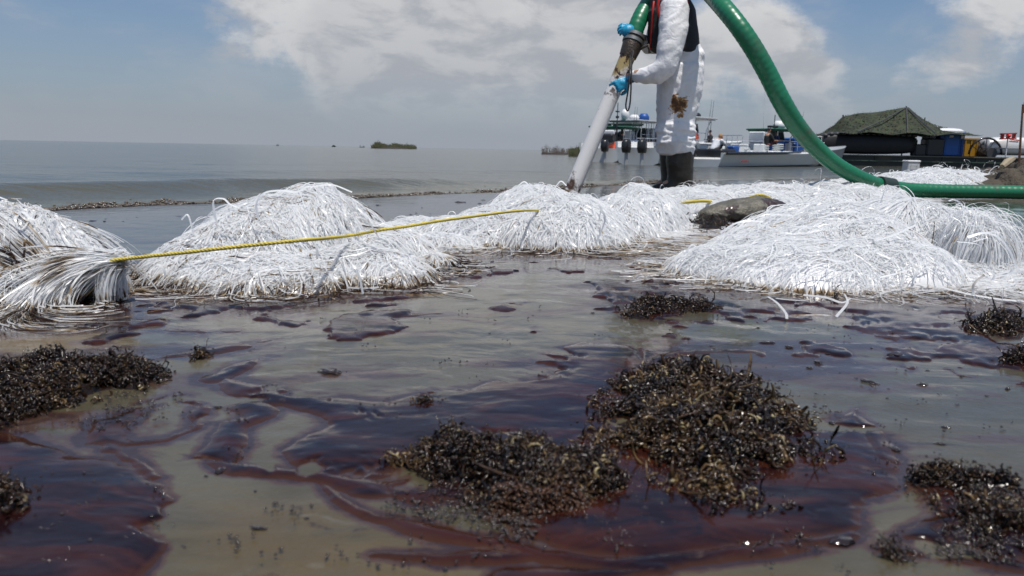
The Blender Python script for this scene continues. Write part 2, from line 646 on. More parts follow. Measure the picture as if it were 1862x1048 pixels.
# ------------------------------------------------------------------ ground
dense = np.linspace(R(-37), R(37), 700)
coarse = np.linspace(R(37), R(323), 62)[1:-1]
ang = np.concatenate([dense, coarse])
inv = np.linspace(1 / 0.36, 1 / 3.2, 400)
rad = np.concatenate([[0.02, 0.12, 0.22, 0.30], 1 / inv, np.geomspace(3.2, 14, 120)[1:], np.geomspace(14, 500, 50)[1:]])
RR, AA = np.meshgrid(rad, ang, indexing='ij')
GX, GY = RR * np.sin(AA), RR * np.cos(AA)


def poly_sdf(X, Y, poly):
    """signed distance, positive inside"""
    x, y = X.ravel(), Y.ravel()
    d = np.full(x.shape, 1e9); inside = np.zeros(x.shape, bool)
    n = len(poly)
    for i in range(n):
        a, b_ = poly[i], poly[(i + 1) % n]
        e = b_ - a
        wx, wy = x - a[0], y - a[1]
        tt = np.clip((wx * e[0] + wy * e[1]) / max(e @ e, 1e-12), 0, 1)
        d = np.minimum(d, (wx - e[0] * tt) ** 2 + (wy - e[1] * tt) ** 2)
        c1 = (a[1] > y) != (b_[1] > y)
        with np.errstate(divide='ignore', invalid='ignore'):
            xi = (b_[0] - a[0]) * (y - a[1]) / (b_[1] - a[1] + 1e-15) + a[0]
        inside ^= c1 & (x < xi)
    d = np.sqrt(d)
    return np.where(inside, d, -d).reshape(X.shape)


def line_sdf(X, Y, pts, wid):
    x, y = X.ravel(), Y.ravel()
    best = np.full(x.shape, -1e9)
    for i in range(len(pts) - 1):
        a, b_ = pts[i], pts[i + 1]
        e = b_ - a
        wx, wy = x - a[0], y - a[1]
        tt = np.clip((wx * e[0] + wy * e[1]) / max(e @ e, 1e-12), 0, 1)
        d = np.sqrt((wx - e[0] * tt) ** 2 + (wy - e[1] * tt) ** 2)
        ww = wid[i] * (1 - tt) + wid[i + 1] * tt
        best = np.maximum(best, ww - d)
    return best.reshape(X.shape)


OIL_POLYS = {
    'left': [[(-400, 780), (0, 788), (70, 800), (120, 822), (190, 838), (240, 860), (290, 882), (322, 920), (318, 965), (285, 1010), (250, 1060), (200, 1200), (-400, 1300)]],
    'centre': [[(395, 684), (480, 700), (560, 718), (640, 728), (720, 735), (780, 712), (830, 715), (905, 690), (960, 672), (900, 668), (1010, 640), (1060, 622), (1150, 628), (1200, 640),
                (1190, 720), (1120, 760), (1100, 820), (1000, 850), (860, 810), (740, 850), (690, 878), (610, 872), (540, 846), (515, 822), (545, 800), (600, 776), (585, 760), (520, 748), (450, 738), (390, 705)],
               [(700, 880), (820, 860), (1000, 880), (1100, 800), (1300, 760), (1500, 780), (1560, 740), (1600, 800), (1640, 860), (1630, 895), (1560, 920), (1580, 960), (1480, 985), (1330, 1002), (1180, 1018), (1040, 1005), (960, 975), (940, 935), (860, 930), (760, 915)]],
    'right': [[(1650, 872), (1760, 880), (1870, 905), (2000, 960), (2000, 1015), (1850, 1020), (1740, 1005), (1640, 975), (1700, 930)]],
    'upper': [[(1180, 410), (1260, 398), (1340, 402), (1330, 425), (1250, 432), (1190, 428)]],
}
OIL_LINES = {
    'centre': [([(360, 832), (430, 852), (520, 860), (610, 868), (700, 890)], [.006, .016, .012, .014, .02]),
               ([(596, 874), (628, 905), (690, 940), (790, 965), (900, 985), (1000, 1012), (1200, 1030)], [.004, .006, .009, .014, .010, .014, .01]),
               ([(690, 1006), (800, 1012), (900, 1010), (1000, 1012), (1150, 1022), (1400, 1000), (1560, 975)], [.004, .008, .014, .008, .012, .012, .006]),
               ([(1000, 690), (1060, 676), (1150, 660), (1260, 640), (1370, 640), (1390, 652)], [.006, .010, .02, .016, .010, .004]),
               ([(820, 708), (880, 712), (930, 706), (970, 694)], [.004, .012, .012, .004])],
    'left': [([(318, 720), (352, 748), (350, 778), (300, 798), (230, 806), (190, 800), (196, 770), (240, 742), (290, 718)], [.006, .010, .010, .005, .006, .014, .013, .008, .004]),
             ([(190, 790), (200, 815), (240, 838), (280, 870)], [.010, .009, .006, .004]),
             ([(430, 770), (420, 800), (400, 825), (420, 850)], [.016, .018, .02, .012]),
             ([(440, 735), (470, 760), (430, 780)], [.02, .02, .012])],
    'right': [([(1560, 755), (1600, 800), (1620, 840)], [.01, .018, .012]),
              ([(1180, 1036), (1000, 1048), (950, 1060)], [.004, .02, .03]),
              ([(1600, 1000), (1700, 1010), (1862, 1030)], [.004, .008, .012])],
    'upper': [([(300, 650), (380, 640), (470, 622), (500, 618)], [.01, .022, .018, .006]),
              ([(300, 600), (360, 606), (440, 604)], [.01, .012, .003]),
              ([(390, 690), (420, 668), (480, 650)], [.02, .02, .004]),
              ([(660, 578), (720, 574), (800, 572)], [.006, .012, .004]),
              ([(1140, 430), (1200, 420), (1290, 424)], [.01, .03, .02]),
              ([(250, 540), (330, 550), (440, 556), (560, 548), (700, 528), (850, 500)], [.02, .035, .035, .03, .03, .01])],
}


def oil_field(X, Y):
    """dict of region -> thickness field (positive = covered)"""
    rr = np.hypot(X, Y)
    w1 = (fbm(X * 8, Y * 9, octaves=4, seed=21) - .5)
    w2 = (fbm(X * 8 + 40, Y * 9 + 9, octaves=4, seed=31) - .5)
    amp = 0.030 * np.clip(rr, .5, 4) ** 1.1
    Xw, Yw = X + w1 * amp * 1.6, Y + w2 * amp
    rough = (fbm(X * 34, Y * 44, octaves=4, seed=41) - .5) * 0.018 * np.clip(rr, .5, 4)
    # holes and filaments
    hol = np.clip(fbm(X * 14 + w1 * 3, Y * 22 + w2 * 3, octaves=4, seed=51) - .60, 0, 1) * 0.30 * np.clip(rr, .5, 4)
    out = {}
    for k in ('left', 'centre', 'right', 'upper'):
        f = np.full(X.shape, -1.0)
        for pl in OIL_POLYS.get(k, []):
            f = np.maximum(f, poly_sdf(Xw, Yw, GP(pl)))
        for pts, wd in OIL_LINES.get(k, []):
            f = np.maximum(f, line_sdf(Xw, Yw, GP(pts), wd))
        if k == 'upper':
            sk = fbm(X * 1.5 + w1 * 2.6, Y * 4.2 + w2 * 3.4, octaves=4, seed=131, gain=.5)
            band = smooth01((rr - 1.0) / .35) * (.75 + .25 * smooth01((2.6 - rr) / .8))
            f = np.maximum(f, (sk * band - .60) * .45 * np.clip(rr, .5, 3))
        out[k] = f + rough - hol if k != 'upper' else f + rough * .45 - hol * .2
    return out


near = rad < 6.5
nn = int(near.sum())
nd = len(dense)
Xn, Yn = GX[:nn, :nd], GY[:nn, :nd]
OF = oil_field(Xn, Yn)
allf = np.maximum.reduce(list(OF.values()))
thinf = np.zeros(GX.shape)
r_n = np.hypot(Xn, Yn)
streak = fbm(Xn * 3.2 + 1.5 * fbm(Xn * 2, Yn * 2, seed=77), Yn * 9, octaves=5, seed=61)
tv = smooth01(1 + allf / (0.022 * np.clip(r_n, .6, 3))) * .62 + np.clip((streak - .44) * 3.2, 0, .75) * smooth01((r_n - .75) / .4)
# oily hem along the booms and the shoreline of the left
for pts, wd, a in (([(0, 590), (120, 585), (210, 560), (240, 500)], [.05, .06, .05, .03], .8),
                   ([(260, 545), (420, 552), (640, 530), (840, 500)], [.06, .08, .07, .03], .85),
                   ([(820, 455), (1000, 462), (1100, 458), (1200, 430)], [.05, .06, .08, .1], .75),
                   ([(1180, 440), (1250, 420), (1330, 410)], [.2, .25, .2], .6),
                   ([(1240, 500), (1450, 530), (1650, 535), (1862, 545)], [.03, .05, .06, .06], .7)):
    tv = np.maximum(tv, a * smooth01(1 + line_sdf(Xn, Yn, GP(pts), wd) / .12))
tv = np.maximum(tv, .62 * smooth01((r_n - 2.3) / .9) * smooth01((1.2 - Xn) / 1.2) + .25 * (streak - .5))
thinf[:nn, :nd] = tv
olive = np.zeros(GX.shape)
olive[:nn, :nd] = smooth01(.3 + poly_sdf(Xn, Yn, GP([(-300, 590), (150, 592), (255, 600), (258, 640), (120, 655), (-300, 660)])) / .08) \
    + .5 * smooth01(.2 + poly_sdf(Xn, Yn, GP([(320, 900), (620, 890), (980, 1000), (1500, 1020), (1500, 1200), (200, 1200)])) / .1)
GZ = land_z(GX, GY)
sS = shore_s(GX, GY)
# micro relief of wet sand
rl = np.clip(np.hypot(GX, GY), .4, 6)
GZ = GZ + 0.0022 * (fbm(GX * 14, GY * 22, octaves=4, seed=5) - .5) * rl ** .3
dry = smooth01((GX - 2.2) / 2.0) * smooth01((np.hypot(GX, GY) - 3.0) / 2.5) * (0.45 + .9 * fbm(GX * 1.2, GY * 2.2, seed=71))
GZ = GZ + dry * 0.05 * (fbm(GX * 5, GY * 5, octaves=4, seed=81) - .45)
V = np.stack([GX, GY, GZ], -1).reshape(-1, 3)
Q = grid_faces(len(rad), len(ang), wrap=True)[:, ::-1]
ground = np_mesh('ground', V, Q, M_sand, attrs={'thin': thinf.ravel(), 'dry': np.clip(dry, 0, 1).ravel(), 'olive': np.clip(olive, 0, 1).ravel()})
tag(ground, kind='structure')

# oil: a skin that dips under the sand where the field turns negative
oil_labels = {'left': 'dark purple-black crude oil slick in the lower left corner',
              'centre': 'large maroon and dark blue crude oil slick swirling around the big seaweed heap',
              'right': 'brown oily patches on the wet sand at the lower right',
              'upper': 'purple oil streaks beside and between the white boom heaps'}
for k, f in OF.items():
    rel = f / (0.03 * np.clip(r_n, .5, 3))
    lift = np.where(rel > 0, 0.0042 * (1 - np.exp(-np.maximum(rel, 0) * 1.6)), 0.010 * rel)
    Z = GZ[:nn, :nd] + lift + 0.0012 * (fbm(Xn * 25, Yn * 45, seed=15) - .5) * (rel > 0)
    ok = rel > -0.6
    Qn = grid_faces(nn, nd)[:, ::-1]
    keep = ok.ravel()[Qn].any(1)
    Qn = Qn[keep]
    used, invx = np.unique(Qn, return_inverse=True)
    Vn = np.stack([Xn, Yn, Z], -1).reshape(-1, 3)[used]
    so = np_mesh('oil_slick', Vn, invx.reshape(-1, 4), M_oil, attrs={'thick': np.clip(rel.ravel()[used] * .5, 0, 1)})
    tag(so, oil_labels[k], 'oil slick', 'crude oil slicks on the wet sand', 'stuff')

# ------------------------------------------------------------------ sea
ang2 = np.concatenate([np.linspace(R(-40), R(40), 520), np.linspace(R(40), R(320), 60)[1:-1]])
rad2 = np.concatenate([[0.5, 2.0], 1 / np.linspace(1 / 3.5, 1 / 40, 300), np.geomspace(40, 9000, 60)[1:]])
R2, A2 = np.meshgrid(rad2, ang2, indexing='ij')
SX, SY = R2 * np.sin(A2), R2 * np.cos(A2)
ss = -shore_s(SX, SY)                     # distance out to sea
tt_ = (SX - SHORE_A[0]) * SHORE_T[0] + (SY - SHORE_A[1]) * SHORE_T[1]
fade = np.exp(-(R2 / 60) ** 2)
crest = 2.0 + 0.25 * np.sin(tt_ * .35 + .4) + .15 * np.sin(tt_ * .8)
env = smooth01((8.0 - tt_) / 3.5) * .9 + .1
dS = ss - crest
swell = np.where(dS < 0, np.exp(-(dS / .42) ** 2), np.exp(-(dS / 1.1) ** 2)) * .12 * env
swell += np.where(ss - .75 < 0, np.exp(-((ss - .75) / .22) ** 2), np.exp(-((ss - .75) / .5) ** 2)) * .030 * (0.5 + vnoise(tt_ * .8, tt_ * 0, seed=4))
swell += 0.035 * np.exp(-((ss - 6.5 - .8 * np.sin(tt_ * .3)) / 1.0) ** 2)
rip = 0.030 * (fbm(SX * .6 - SY * .35, SY * 1.3 + SX * .7, octaves=4, seed=91) - .5) * smooth01(ss / 1.5) * fade
SZ = swell * smooth01(ss / .6 + .2) + rip + 0.006 * (fbm(SX * 2.5, SY * 5, octaves=4, seed=93) - .5) * fade
SZ[ss < -1] = -0.02
V = np.stack([SX, SY, SZ], -1).reshape(-1, 3)
sea = np_mesh('sea', V, grid_faces(len(rad2), len(ang2), wrap=True)[:, ::-1], M_sea, attrs={'silt': np.clip(1.1 - np.maximum(ss, 0) / 2.5, 0, 1).ravel()})
tag(sea, kind='structure')

# bubbly brown froth line at the edge of the water
def pebbles(centers, sizes, squash=.6, seed=1):
    rng = np.random.default_rng(seed)
    base = np.array([(1, 0, 0), (0, 1, 0), (-1, 0, 0), (0, -1, 0), (0, 0, 1), (0, 0, -1)], float)
    F = np.array([(0, 1, 4), (1, 2, 4), (2, 3, 4), (3, 0, 4), (1, 0, 5), (2, 1, 5), (3, 2, 5), (0, 3, 5)])
    n = len(centers)
    an = rng.uniform(0, 6.28, n)
    ca, sa = np.cos(an), np.sin(an)
    b = base[None] * sizes[:, None, None] * rng.uniform(.7, 1.3, (n, 6, 1))
    x = b[..., 0] * ca[:, None] - b[..., 1] * sa[:, None]
    y = b[..., 0] * sa[:, None] + b[..., 1] * ca[:, None]
    V = np.stack([x, y, b[..., 2] * squash], -1) + centers[:, None]
    FF = F[None] + (np.arange(n) * 6)[:, None, None]
    return V.reshape(-1, 3), FF.reshape(-1, 3)

n = 16000
tq = RNG.uniform(-2.5, 9.5, n)
sq = RNG.normal(0, .13, n) + .08 * np.sin(tq * 1.7) + .04
sq = np.where(RNG.random(n) < .12, sq + RNG.normal(0, .3, n), sq)
bx = SHORE_A[0] + SHORE_T[0] * tq + SHORE_N[0] * sq
by = SHORE_A[1] + SHORE_T[1] * tq + SHORE_N[1] * sq
real = shore_s(bx, by)
bx -= SHORE_N[0] * (real - sq); by -= SHORE_N[1] * (real - sq)
bz = np.maximum(land_z(bx, by), 0.0) + .018 + .050 * np.exp(-(sq / .13) ** 2) * RNG.random(n) * (.4 + vnoise(tq * 6, tq * 0, seed=8))
V, F = pebbles(np.stack([bx, by, bz], -1), RNG.uniform(.006, .017, n), .7, 5)
fr = np_mesh('shore_froth', V, F, M_froth)
tag(fr, 'line of brown sparkling froth and grit along the edge of the water', 'froth', kind='stuff')

# ------------------------------------------------------------------ strands and booms
def ribbons(Pn, width, rng, twist=0.38):
    """Pn (n,T,3) centre lines -> V, Q, per-vertex strand fraction"""
    n, T, _ = Pn.shape
    tan = np.gradient(Pn, axis=1)
    tan /= np.linalg.norm(tan, axis=2, keepdims=True) + 1e-9
    ref = np.array([0, -.55, 1.0])[None, None] + rng.normal(0, twist, (n, 1, 3))
    side = np.cross(tan, ref)
    side /= np.linalg.norm(side, axis=2, keepdims=True) + 1e-9
    wv = (np.asarray(width).reshape(-1, 1, 1) if np.ndim(width) else width)
    A, B = Pn + side * wv / 2, Pn - side * wv / 2
    V = np.stack([A, B], 2).reshape(-1, 3)
    base = (np.arange(n) * T * 2)[:, None] + (np.arange(T - 1) * 2)[None]
    Q = np.stack([base, base + 1, base + 3, base + 2], -1).reshape(-1, 4)
    return V, Q


class Boom:
    def __init__(self, blobs, seed=1, lump=.012):
        """blobs: (px, py of ground centre, top py, half width px, half depth m)"""
        self.b = []
        for (bx, by, ty, hw, ry) in blobs:
            g = G(bx, by)
            d = g[1]
            top = P(bx, ty, d)[2]
            self.b.append((g[0], g[1], hw * d / F_PX, ry, max(top - g[2], .02)))
        self.seed, self.lump = seed, lump

    def H(self, x, y, lumps=True):
        s = 0
        for (cx, cy, rx, ry, h) in self.b:
            q = 1 - ((x - cx) / rx) ** 2 - ((y - cy) / ry) ** 2
            s = s + (h * np.clip(q, 0, 1) ** .72) ** 4
        s = s ** .25
        if lumps:
            s = s * (1 + .22 * (fbm(x * 9, y * 9, octaves=3, seed=self.seed) - .5)) + np.clip(s * 8, 0, 1) * self.lump * 2 * (fbm(x * 30, y * 30, octaves=2, seed=self.seed + 5) - .5)
        return s

    def top(self, x, y):
        return land_z(x, y) + np.maximum(self.H(x, y), 0)


def sim(bm, starts, az, tilt, length, rng, T=16, grav=.10, curl=.10, eps=.012, lift=0.0):
    n = len(starts)
    p = starts.copy()
    d = np.stack([np.cos(az) * np.cos(tilt), np.sin(az) * np.cos(tilt), np.sin(tilt)], -1)
    step = (length / (T - 1))
    layer = (eps * rng.random(n) ** 1.3 + .001) * (.4 + 1.3 * vnoise(starts[:, 0] * 40, starts[:, 1] * 40, seed=3))
    turn = rng.normal(0, curl, n)
    out = [p.copy()]
    for k in range(T - 1):
        turn = turn * .8 + rng.normal(0, curl * .5, n) + (fbm(p[:, 0] * 11, p[:, 1] * 11, octaves=2, seed=int(n)) - .5) * .38
        c, s = np.cos(turn), np.sin(turn)
        d = np.stack([d[:, 0] * c - d[:, 1] * s, d[:, 0] * s + d[:, 1] * c, d[:, 2] - grav * 2.0 * (1 + .6 * rng.random(n))], -1)
        d /= np.linalg.norm(d, axis=1, keepdims=True)
        q = p + d * step[:, None]
        h = bm.top(q[:, 0], q[:, 1]) + layer
        low = q[:, 2] < h
        # limit how fast a strand may climb
        q[:, 2] = np.where(low, np.minimum(h, p[:, 2] + step * 1.4), q[:, 2])
        d = q - p
        d[:, 2] = np.where(low & (d[:, 2] > 0), d[:, 2] * .15, d[:, 2])
        d /= np.linalg.norm(d, axis=1, keepdims=True) + 1e-9
        p = q
        out.append(p.copy())
    return np.stack(out, 1)


def fan_starts(fn, bm, rng):
    n = fn['n']
    line = np.array([G(a, b)[:2] if Yv is None else P(a, b, Yv)[:2] for (a, b, Yv) in fn['at']])
    if len(line) == 1: line = np.vstack([line, line])
    u = rng.random(n) * (len(line) - 1)
    i = np.minimum(u.astype(int), len(line) - 2); f = (u - i)[:, None]
    st = line[i] * (1 - f) + line[i + 1] * f + rng.normal(0, fn.get('jit', .02), (n, 2))
    az = R(fn['az']) + rng.normal(0, 1, n) * R(fn['spread'])
    tl = R(fn.get('tilt', 5)) + rng.normal(0, 1, n) * R(fn.get('tsp', 8))
    ln = rng.uniform(*fn['len'], n)
    z = bm.top(st[:, 0], st[:, 1]) - .004 if fn.get('z') is None else np.full(n, fn['z']) + rng.normal(0, fn.get('zj', .01), n)
    return np.column_stack([st, z]), az, tl, ln


def make_boom(name, label, cat, blobs, fans, stain=1.0, blots=(), loops=(), width=.0042, seed=1, group=None, core_step=.012, streak=.05, cover=2600, flow=None):
    rng = np.random.default_rng(seed)
    bm = Boom(blobs, seed)
    cx = np.mean([b[0] for b in bm.b]); cy = np.mean([b[1] for b in bm.b])
    root = empty(name, (cx, cy, float(land_z(cx, cy))), 0, label, cat, group)
    off = np.array(root.location)
    x0 = min(b[0] - b[2] for b in bm.b) - .02; x1 = max(b[0] + b[2] for b in bm.b) + .02
    y0 = min(b[1] - b[3] for b in bm.b) - .02; y1 = max(b[1] + b[3] for b in bm.b) + .02
    xs = np.arange(x0, x1, core_step); ys = np.arange(y0, y1, core_step)
    X, Y = np.meshgrid(xs, ys)
    Hh = bm.H(X, Y)
    Z = land_z(X, Y) + Hh * .93 - .006 + np.where(Hh <= 0.001, -.02, 0)
    V = np.stack([X, Y, Z], -1).reshape(-1, 3)
    Q = grid_faces(len(ys), len(xs))
    Q = Q[(Hh.ravel()[Q] > .0005).any(1)]
    low = np.exp(-(Hh / .022) ** 2).ravel() * .9 * min(stain, 1)
    us, inv_ = np.unique(Q, return_inverse=True)
    np_mesh('core', V[us] - off, inv_.reshape(-1, 4), M_core, root, attrs={'stain': low[us], 'tone': np.full(len(us), .5)})
    allP, allS, allT, allW = [], [], [], []
    area = sum(math.pi * b[2] * b[3] for b in bm.b)
    auto = dict(n=int(cover / (width / .0045) * min(1, area / .12)), auto=True, at=[], spread=38, tilt=4, tsp=8, len=(.09 * width / .0045, .24 * width / .0045), eps=.010, curl=.12, str=1.3)
    wisp = dict(auto, n=34, spread=90, tsp=24, tilt=48, len=(.07 * width / .0045, .17 * width / .0045), grav=.16, curl=.30, str=.5, wisp=True)
    for fn in list(fans) + [auto, wisp]:
        fn['n'] = n = int(fn['n'] * 2.35)
        if fn.get('auto'):
            wgt = np.array([b[2] * b[3] for b in bm.b]); bi = rng.choice(len(bm.b), n, p=wgt / wgt.sum())
            B_ = np.array([b[:4] for b in bm.b])[bi]
            an = rng.uniform(0, 2 * np.pi, n); ra = np.sqrt(rng.random(n)) * .96
            st = np.column_stack([B_[:, 0] + B_[:, 2] * ra * np.cos(an), B_[:, 1] + B_[:, 3] * ra * np.sin(an)])
            e_ = .03
            gx = bm.H(st[:, 0] + e_, st[:, 1], False) - bm.H(st[:, 0] - e_, st[:, 1], False)
            gy = bm.H(st[:, 0], st[:, 1] + e_, False) - bm.H(st[:, 0], st[:, 1] - e_, False)
            gl = np.hypot(gx, gy) + 1e-6
            fa, fw_ = flow or (0, 0)
            az = np.arctan2(-gy / gl * (1 - fw_) + fw_ * math.sin(R(fa)), -gx / gl * (1 - fw_) + fw_ * math.cos(R(fa))) + rng.normal(0, 1, n) * R(fn['spread'])
            tl = rng.normal(R(fn['tilt']), R(fn['tsp']), n); ln = rng.uniform(*fn['len'], n)
            S3 = np.column_stack([st, bm.top(st[:, 0], st[:, 1]) - .004])
            fn['pre'] = (S3, az, tl, ln)
        if 'pre' not in fn:
            fn['pre'] = fan_starts(fn, bm, rng)
        S3, az, tl, ln = fn['pre']
        pts = sim(bm, S3, az, tl, ln, rng, 16, fn.get('grav', .10), fn.get('curl', .10), fn.get('eps', .012))
        allP.append(pts)
        hgt = pts[..., 2] - land_z(pts[..., 0], pts[..., 1])
        sg = np.exp(-(hgt / (.014 + .012 * max(stain - .6, 0))) ** 2) * .62 * stain * (.25 + 1.1 * rng.random((n, 1)) ** 1.5)
        sg *= 1.0
        frac = np.linspace(0, 1, 16)[None]
        c0 = rng.random((n, 1)); hit = (rng.random((n, 1)) < streak * fn.get('str', 1))
        sg = np.maximum(sg, hit * np.exp(-((frac - c0) / .22) ** 2) * rng.uniform(.6, 1.0, (n, 1)))
        for (bx, by, Yb, rb, amt) in blots:
            c = P(bx, by, Yb)
            dd = np.linalg.norm((pts - c) * np.array([1, .3, 1]), axis=2)
            sg = np.maximum(sg, amt * np.exp(-(dd / rb) ** 2) * (rng.random((n, 1)) < .5))
        allS.append(sg)
        allT.append(np.repeat(rng.random((n, 1)), 16, 1))
        allW.append((.35 + rng.random(n) ** 2 * 1.0) * width * .66 * fn.get('w', 1))
    Pn = np.concatenate(allP); S = np.concatenate(allS); Tn = np.concatenate(allT); W = np.concatenate(allW)
    V, Q = ribbons(Pn - off, W, rng)
    so = np_mesh('strands', V, Q, M_strand, root, attrs={'stain': np.repeat(S, 2, axis=1).ravel(), 'tone': np.repeat(Tn, 2, axis=1).ravel()})
    so['kind'] = 'stuff'
    for lp in loops:
        pts, Yl, wl, stn = lp
        if stn > .5: stn, wl = .46, wl * .6
        c = np.array(catmull([P(a, b, Yl if np.ndim(Yl) == 0 else Yl[k]) for k, (a, b) in enumerate(pts)], 6))
        # a film strand: two sides and a little thickness
        V, Q = ribbons(c[None] - off, wl, rng, .3)
        V2 = V + np.array([0, .0006, .0006])
        QQ = np.vstack([Q, Q[:, ::-1] + len(V)])
        s_ = np.zeros(len(V) * 2) + stn
        np_mesh('loose_strand', np.vstack([V, V2]), QQ, M_strand, root, attrs={'stain': s_, 'tone': np.zeros(len(s_))})
    return root


# a few thin brown strands among the white
BG = 'white oil-snare pom-pom heaps on the beach'
# left edge bundle, tied where the rope leaves it
K = P(224, 473, 1.52)
make_boom('pom_pom_boom', 'oil-streaked white plastic strand bundle cut off by the left edge, rope tied to its tip', 'boom',
          [(-60, 545, 404, 150, .20), (40, 540, 400, 105, .17), (112, 538, 424, 70, .12), (160, 535, 452, 44, .07), (196, 532, 474, 24, .04)],
          [dict(at=[(224, 473, 1.52)], n=2600, az=177, spread=15, tilt=0, tsp=8, len=(.20, .60), jit=.006, z=K[2], zj=.006, grav=.05, eps=.014, curl=.05),
           dict(at=[(224, 473, 1.52)], n=600, az=196, spread=12, tilt=-18, tsp=8, len=(.05, .13), jit=.005, z=K[2] - .004, zj=.008, grav=.08, curl=.05),
           dict(at=[(-150, 545, None), (60, 540, None), (140, 536, None)], n=400, az=235, spread=22, tilt=15, tsp=15, len=(.05, .10), jit=.03, grav=.16, eps=.02),
           dict(at=[(-150, 535, None), (60, 532, None), (120, 534, None)], n=420, az=150, spread=60, tilt=35, tsp=20, len=(.03, .07), jit=.02, grav=.30, curl=.35, eps=.02)],
          flow=(186, .85), cover=1800, stain=1.6, streak=.20, seed=11, group=BG,
          blots=[(84, 462, 1.44, .028, 1.5), (68, 488, 1.42, .030, 1.5), (30, 440, 1.46, .022, 1.2), (12, 415, 1.46, .018, 1.0), (120, 452, 1.44, .022, 1.2), (100, 500, 1.40, .018, 1.2), (150, 470, 1.44, .014, 1.0), (190, 510, 1.44, .018, 1.3), (60, 425, 1.45, .024, 1.4), (15, 465, 1.44, .028, 1.4), (145, 446, 1.45, .022, 1.3), (205, 484, 1.47, .016, 1.2), (110, 530, 1.40, .02, 1.0)],
          loops=[([(30, 398), (40, 386), (60, 400), (72, 396)], 1.5, .0045, 0), ([(85, 412), (98, 400), (100, 412), (92, 428)], 1.48, .005, 0),
                 ([(126, 430), (140, 421), (153, 427), (148, 437), (136, 434)], 1.5, .004, 0)])

# large heap left of centre
make_boom('pom_pom_boom', 'large white plastic strand heap left of centre with the yellow rope across its middle', 'boom',
          [(505, 484, 368, 150, .30), (590, 476, 358, 100, .26), (400, 500, 424, 110, .22), (690, 478, 418, 110, .20), (330, 512, 466, 60, .12), (470, 524, 474, 190, .12), (650, 512, 458, 150, .13), (780, 488, 470, 60, .08)],
          [dict(at=[(700, 440, 1.85), (680, 410, 1.95)], n=1700, az=180, spread=24, tilt=12, tsp=14, len=(.22, .36), jit=.025, grav=.07, curl=.06),
           dict(at=[(430, 470, None), (640, 468, None)], n=1500, az=205, spread=30, tilt=10, tsp=12, len=(.12, .24), jit=.06, grav=.08, curl=.08),
           dict(at=[(600, 455, None), (720, 460, None)], n=800, az=300, spread=32, tilt=0, tsp=12, len=(.14, .28), jit=.04, curl=.08, str=1.6),
           dict(at=[(300, 505, None), (480, 508, None), (700, 500, None)], n=1300, az=268, spread=50, tilt=0, tsp=10, len=(.06, .16), jit=.035, curl=.14, str=2.2),
           dict(at=[(290, 500, None), (360, 480, None), (420, 450, None)], n=300, az=190, spread=50, tilt=35, tsp=22, len=(.04, .09), jit=.02, grav=.25, curl=.3),
           dict(at=[(680, 480, None), (800, 488, None)], n=500, az=325, spread=22, tilt=0, tsp=8, len=(.08, .18), jit=.03, str=1.5),
           dict(at=[(480, 440, None), (620, 440, None)], n=500, az=90, spread=60, tilt=20, tsp=20, len=(.15, .3), jit=.04, grav=.15)],
          flow=(200, .5), stain=2.0, streak=.10, seed=12, group=BG,
          blots=[(640, 365, 1.85, .018, .9), (665, 400, 1.75, .012, .9), (520, 375, 1.8, .008, .8), (560, 470, 1.6, .01, .7)],
          loops=[([(470, 400), (466, 372), (480, 352), (510, 347), (535, 350), (556, 344)], 1.8, .0048, 0),
                 ([(530, 362), (552, 342), (570, 340), (600, 337), (615, 352)], 1.82, .0045, 0), ([(575, 350), (590, 336), (610, 338), (640, 350)], 1.84, .004, 0),
                 ([(392, 400), (388, 366), (406, 362), (418, 372), (432, 378)], 1.78, .005, 0), ([(352, 428), (342, 392), (330, 400)], 1.75, .0035, 0), ([(350, 410), (362, 396), (382, 394)], 1.75, .004, 0),
                 ([(312, 462), (322, 440), (345, 420), (380, 404)], 1.66, .0045, 0), ([(258, 520), (268, 496), (288, 482), (300, 500), (285, 520)], 1.58, .0045, .1),
                 ([(560, 400), (566, 430), (576, 452), (577, 470)], 1.62, .004, 0), ([(500, 440), (520, 455), (534, 470)], 1.6, .004, 0),
                 ([(500, 381), (530, 374), (562, 376)], 1.72, .0045, .85), ([(548, 392), (556, 380), (562, 374)], 1.72, .003, .9), ([(600, 372), (620, 378), (640, 382)], 1.76, .004, .7),
                 ([(522, 495), (560, 494), (610, 495)], 1.5, .005, .9), ([(452, 490), (465, 484), (478, 482)], 1.5, .0045, .8), ([(546, 477), (560, 475)], 1.5, .005, .75),
                 ([(668, 400), (678, 415), (688, 432)], 1.62, .0045, .8), ([(648, 490), (655, 510), (660, 535)], 1.48, .004, 0)])

# low neck between the two big heaps
make_boom('pom_pom_boom', 'thin low link of loose white strands between the left and middle heaps', 'boom',
          [(760, 432, 402, 80, .16), (830, 436, 398, 70, .14), (700, 440, 410, 60, .12), (800, 452, 434, 80, .07)],
          [dict(at=[(690, 425, None), (870, 420, None)], n=900, az=190, spread=60, tilt=10, tsp=14, len=(.10, .26), jit=.05, curl=.16),
           dict(at=[(720, 445, None), (860, 448, None)], n=600, az=275, spread=55, tilt=0, tsp=12, len=(.06, .16), jit=.04, curl=.25, str=1.6)],
          stain=1.0, seed=13, group=BG, streak=.05, width=.0048)

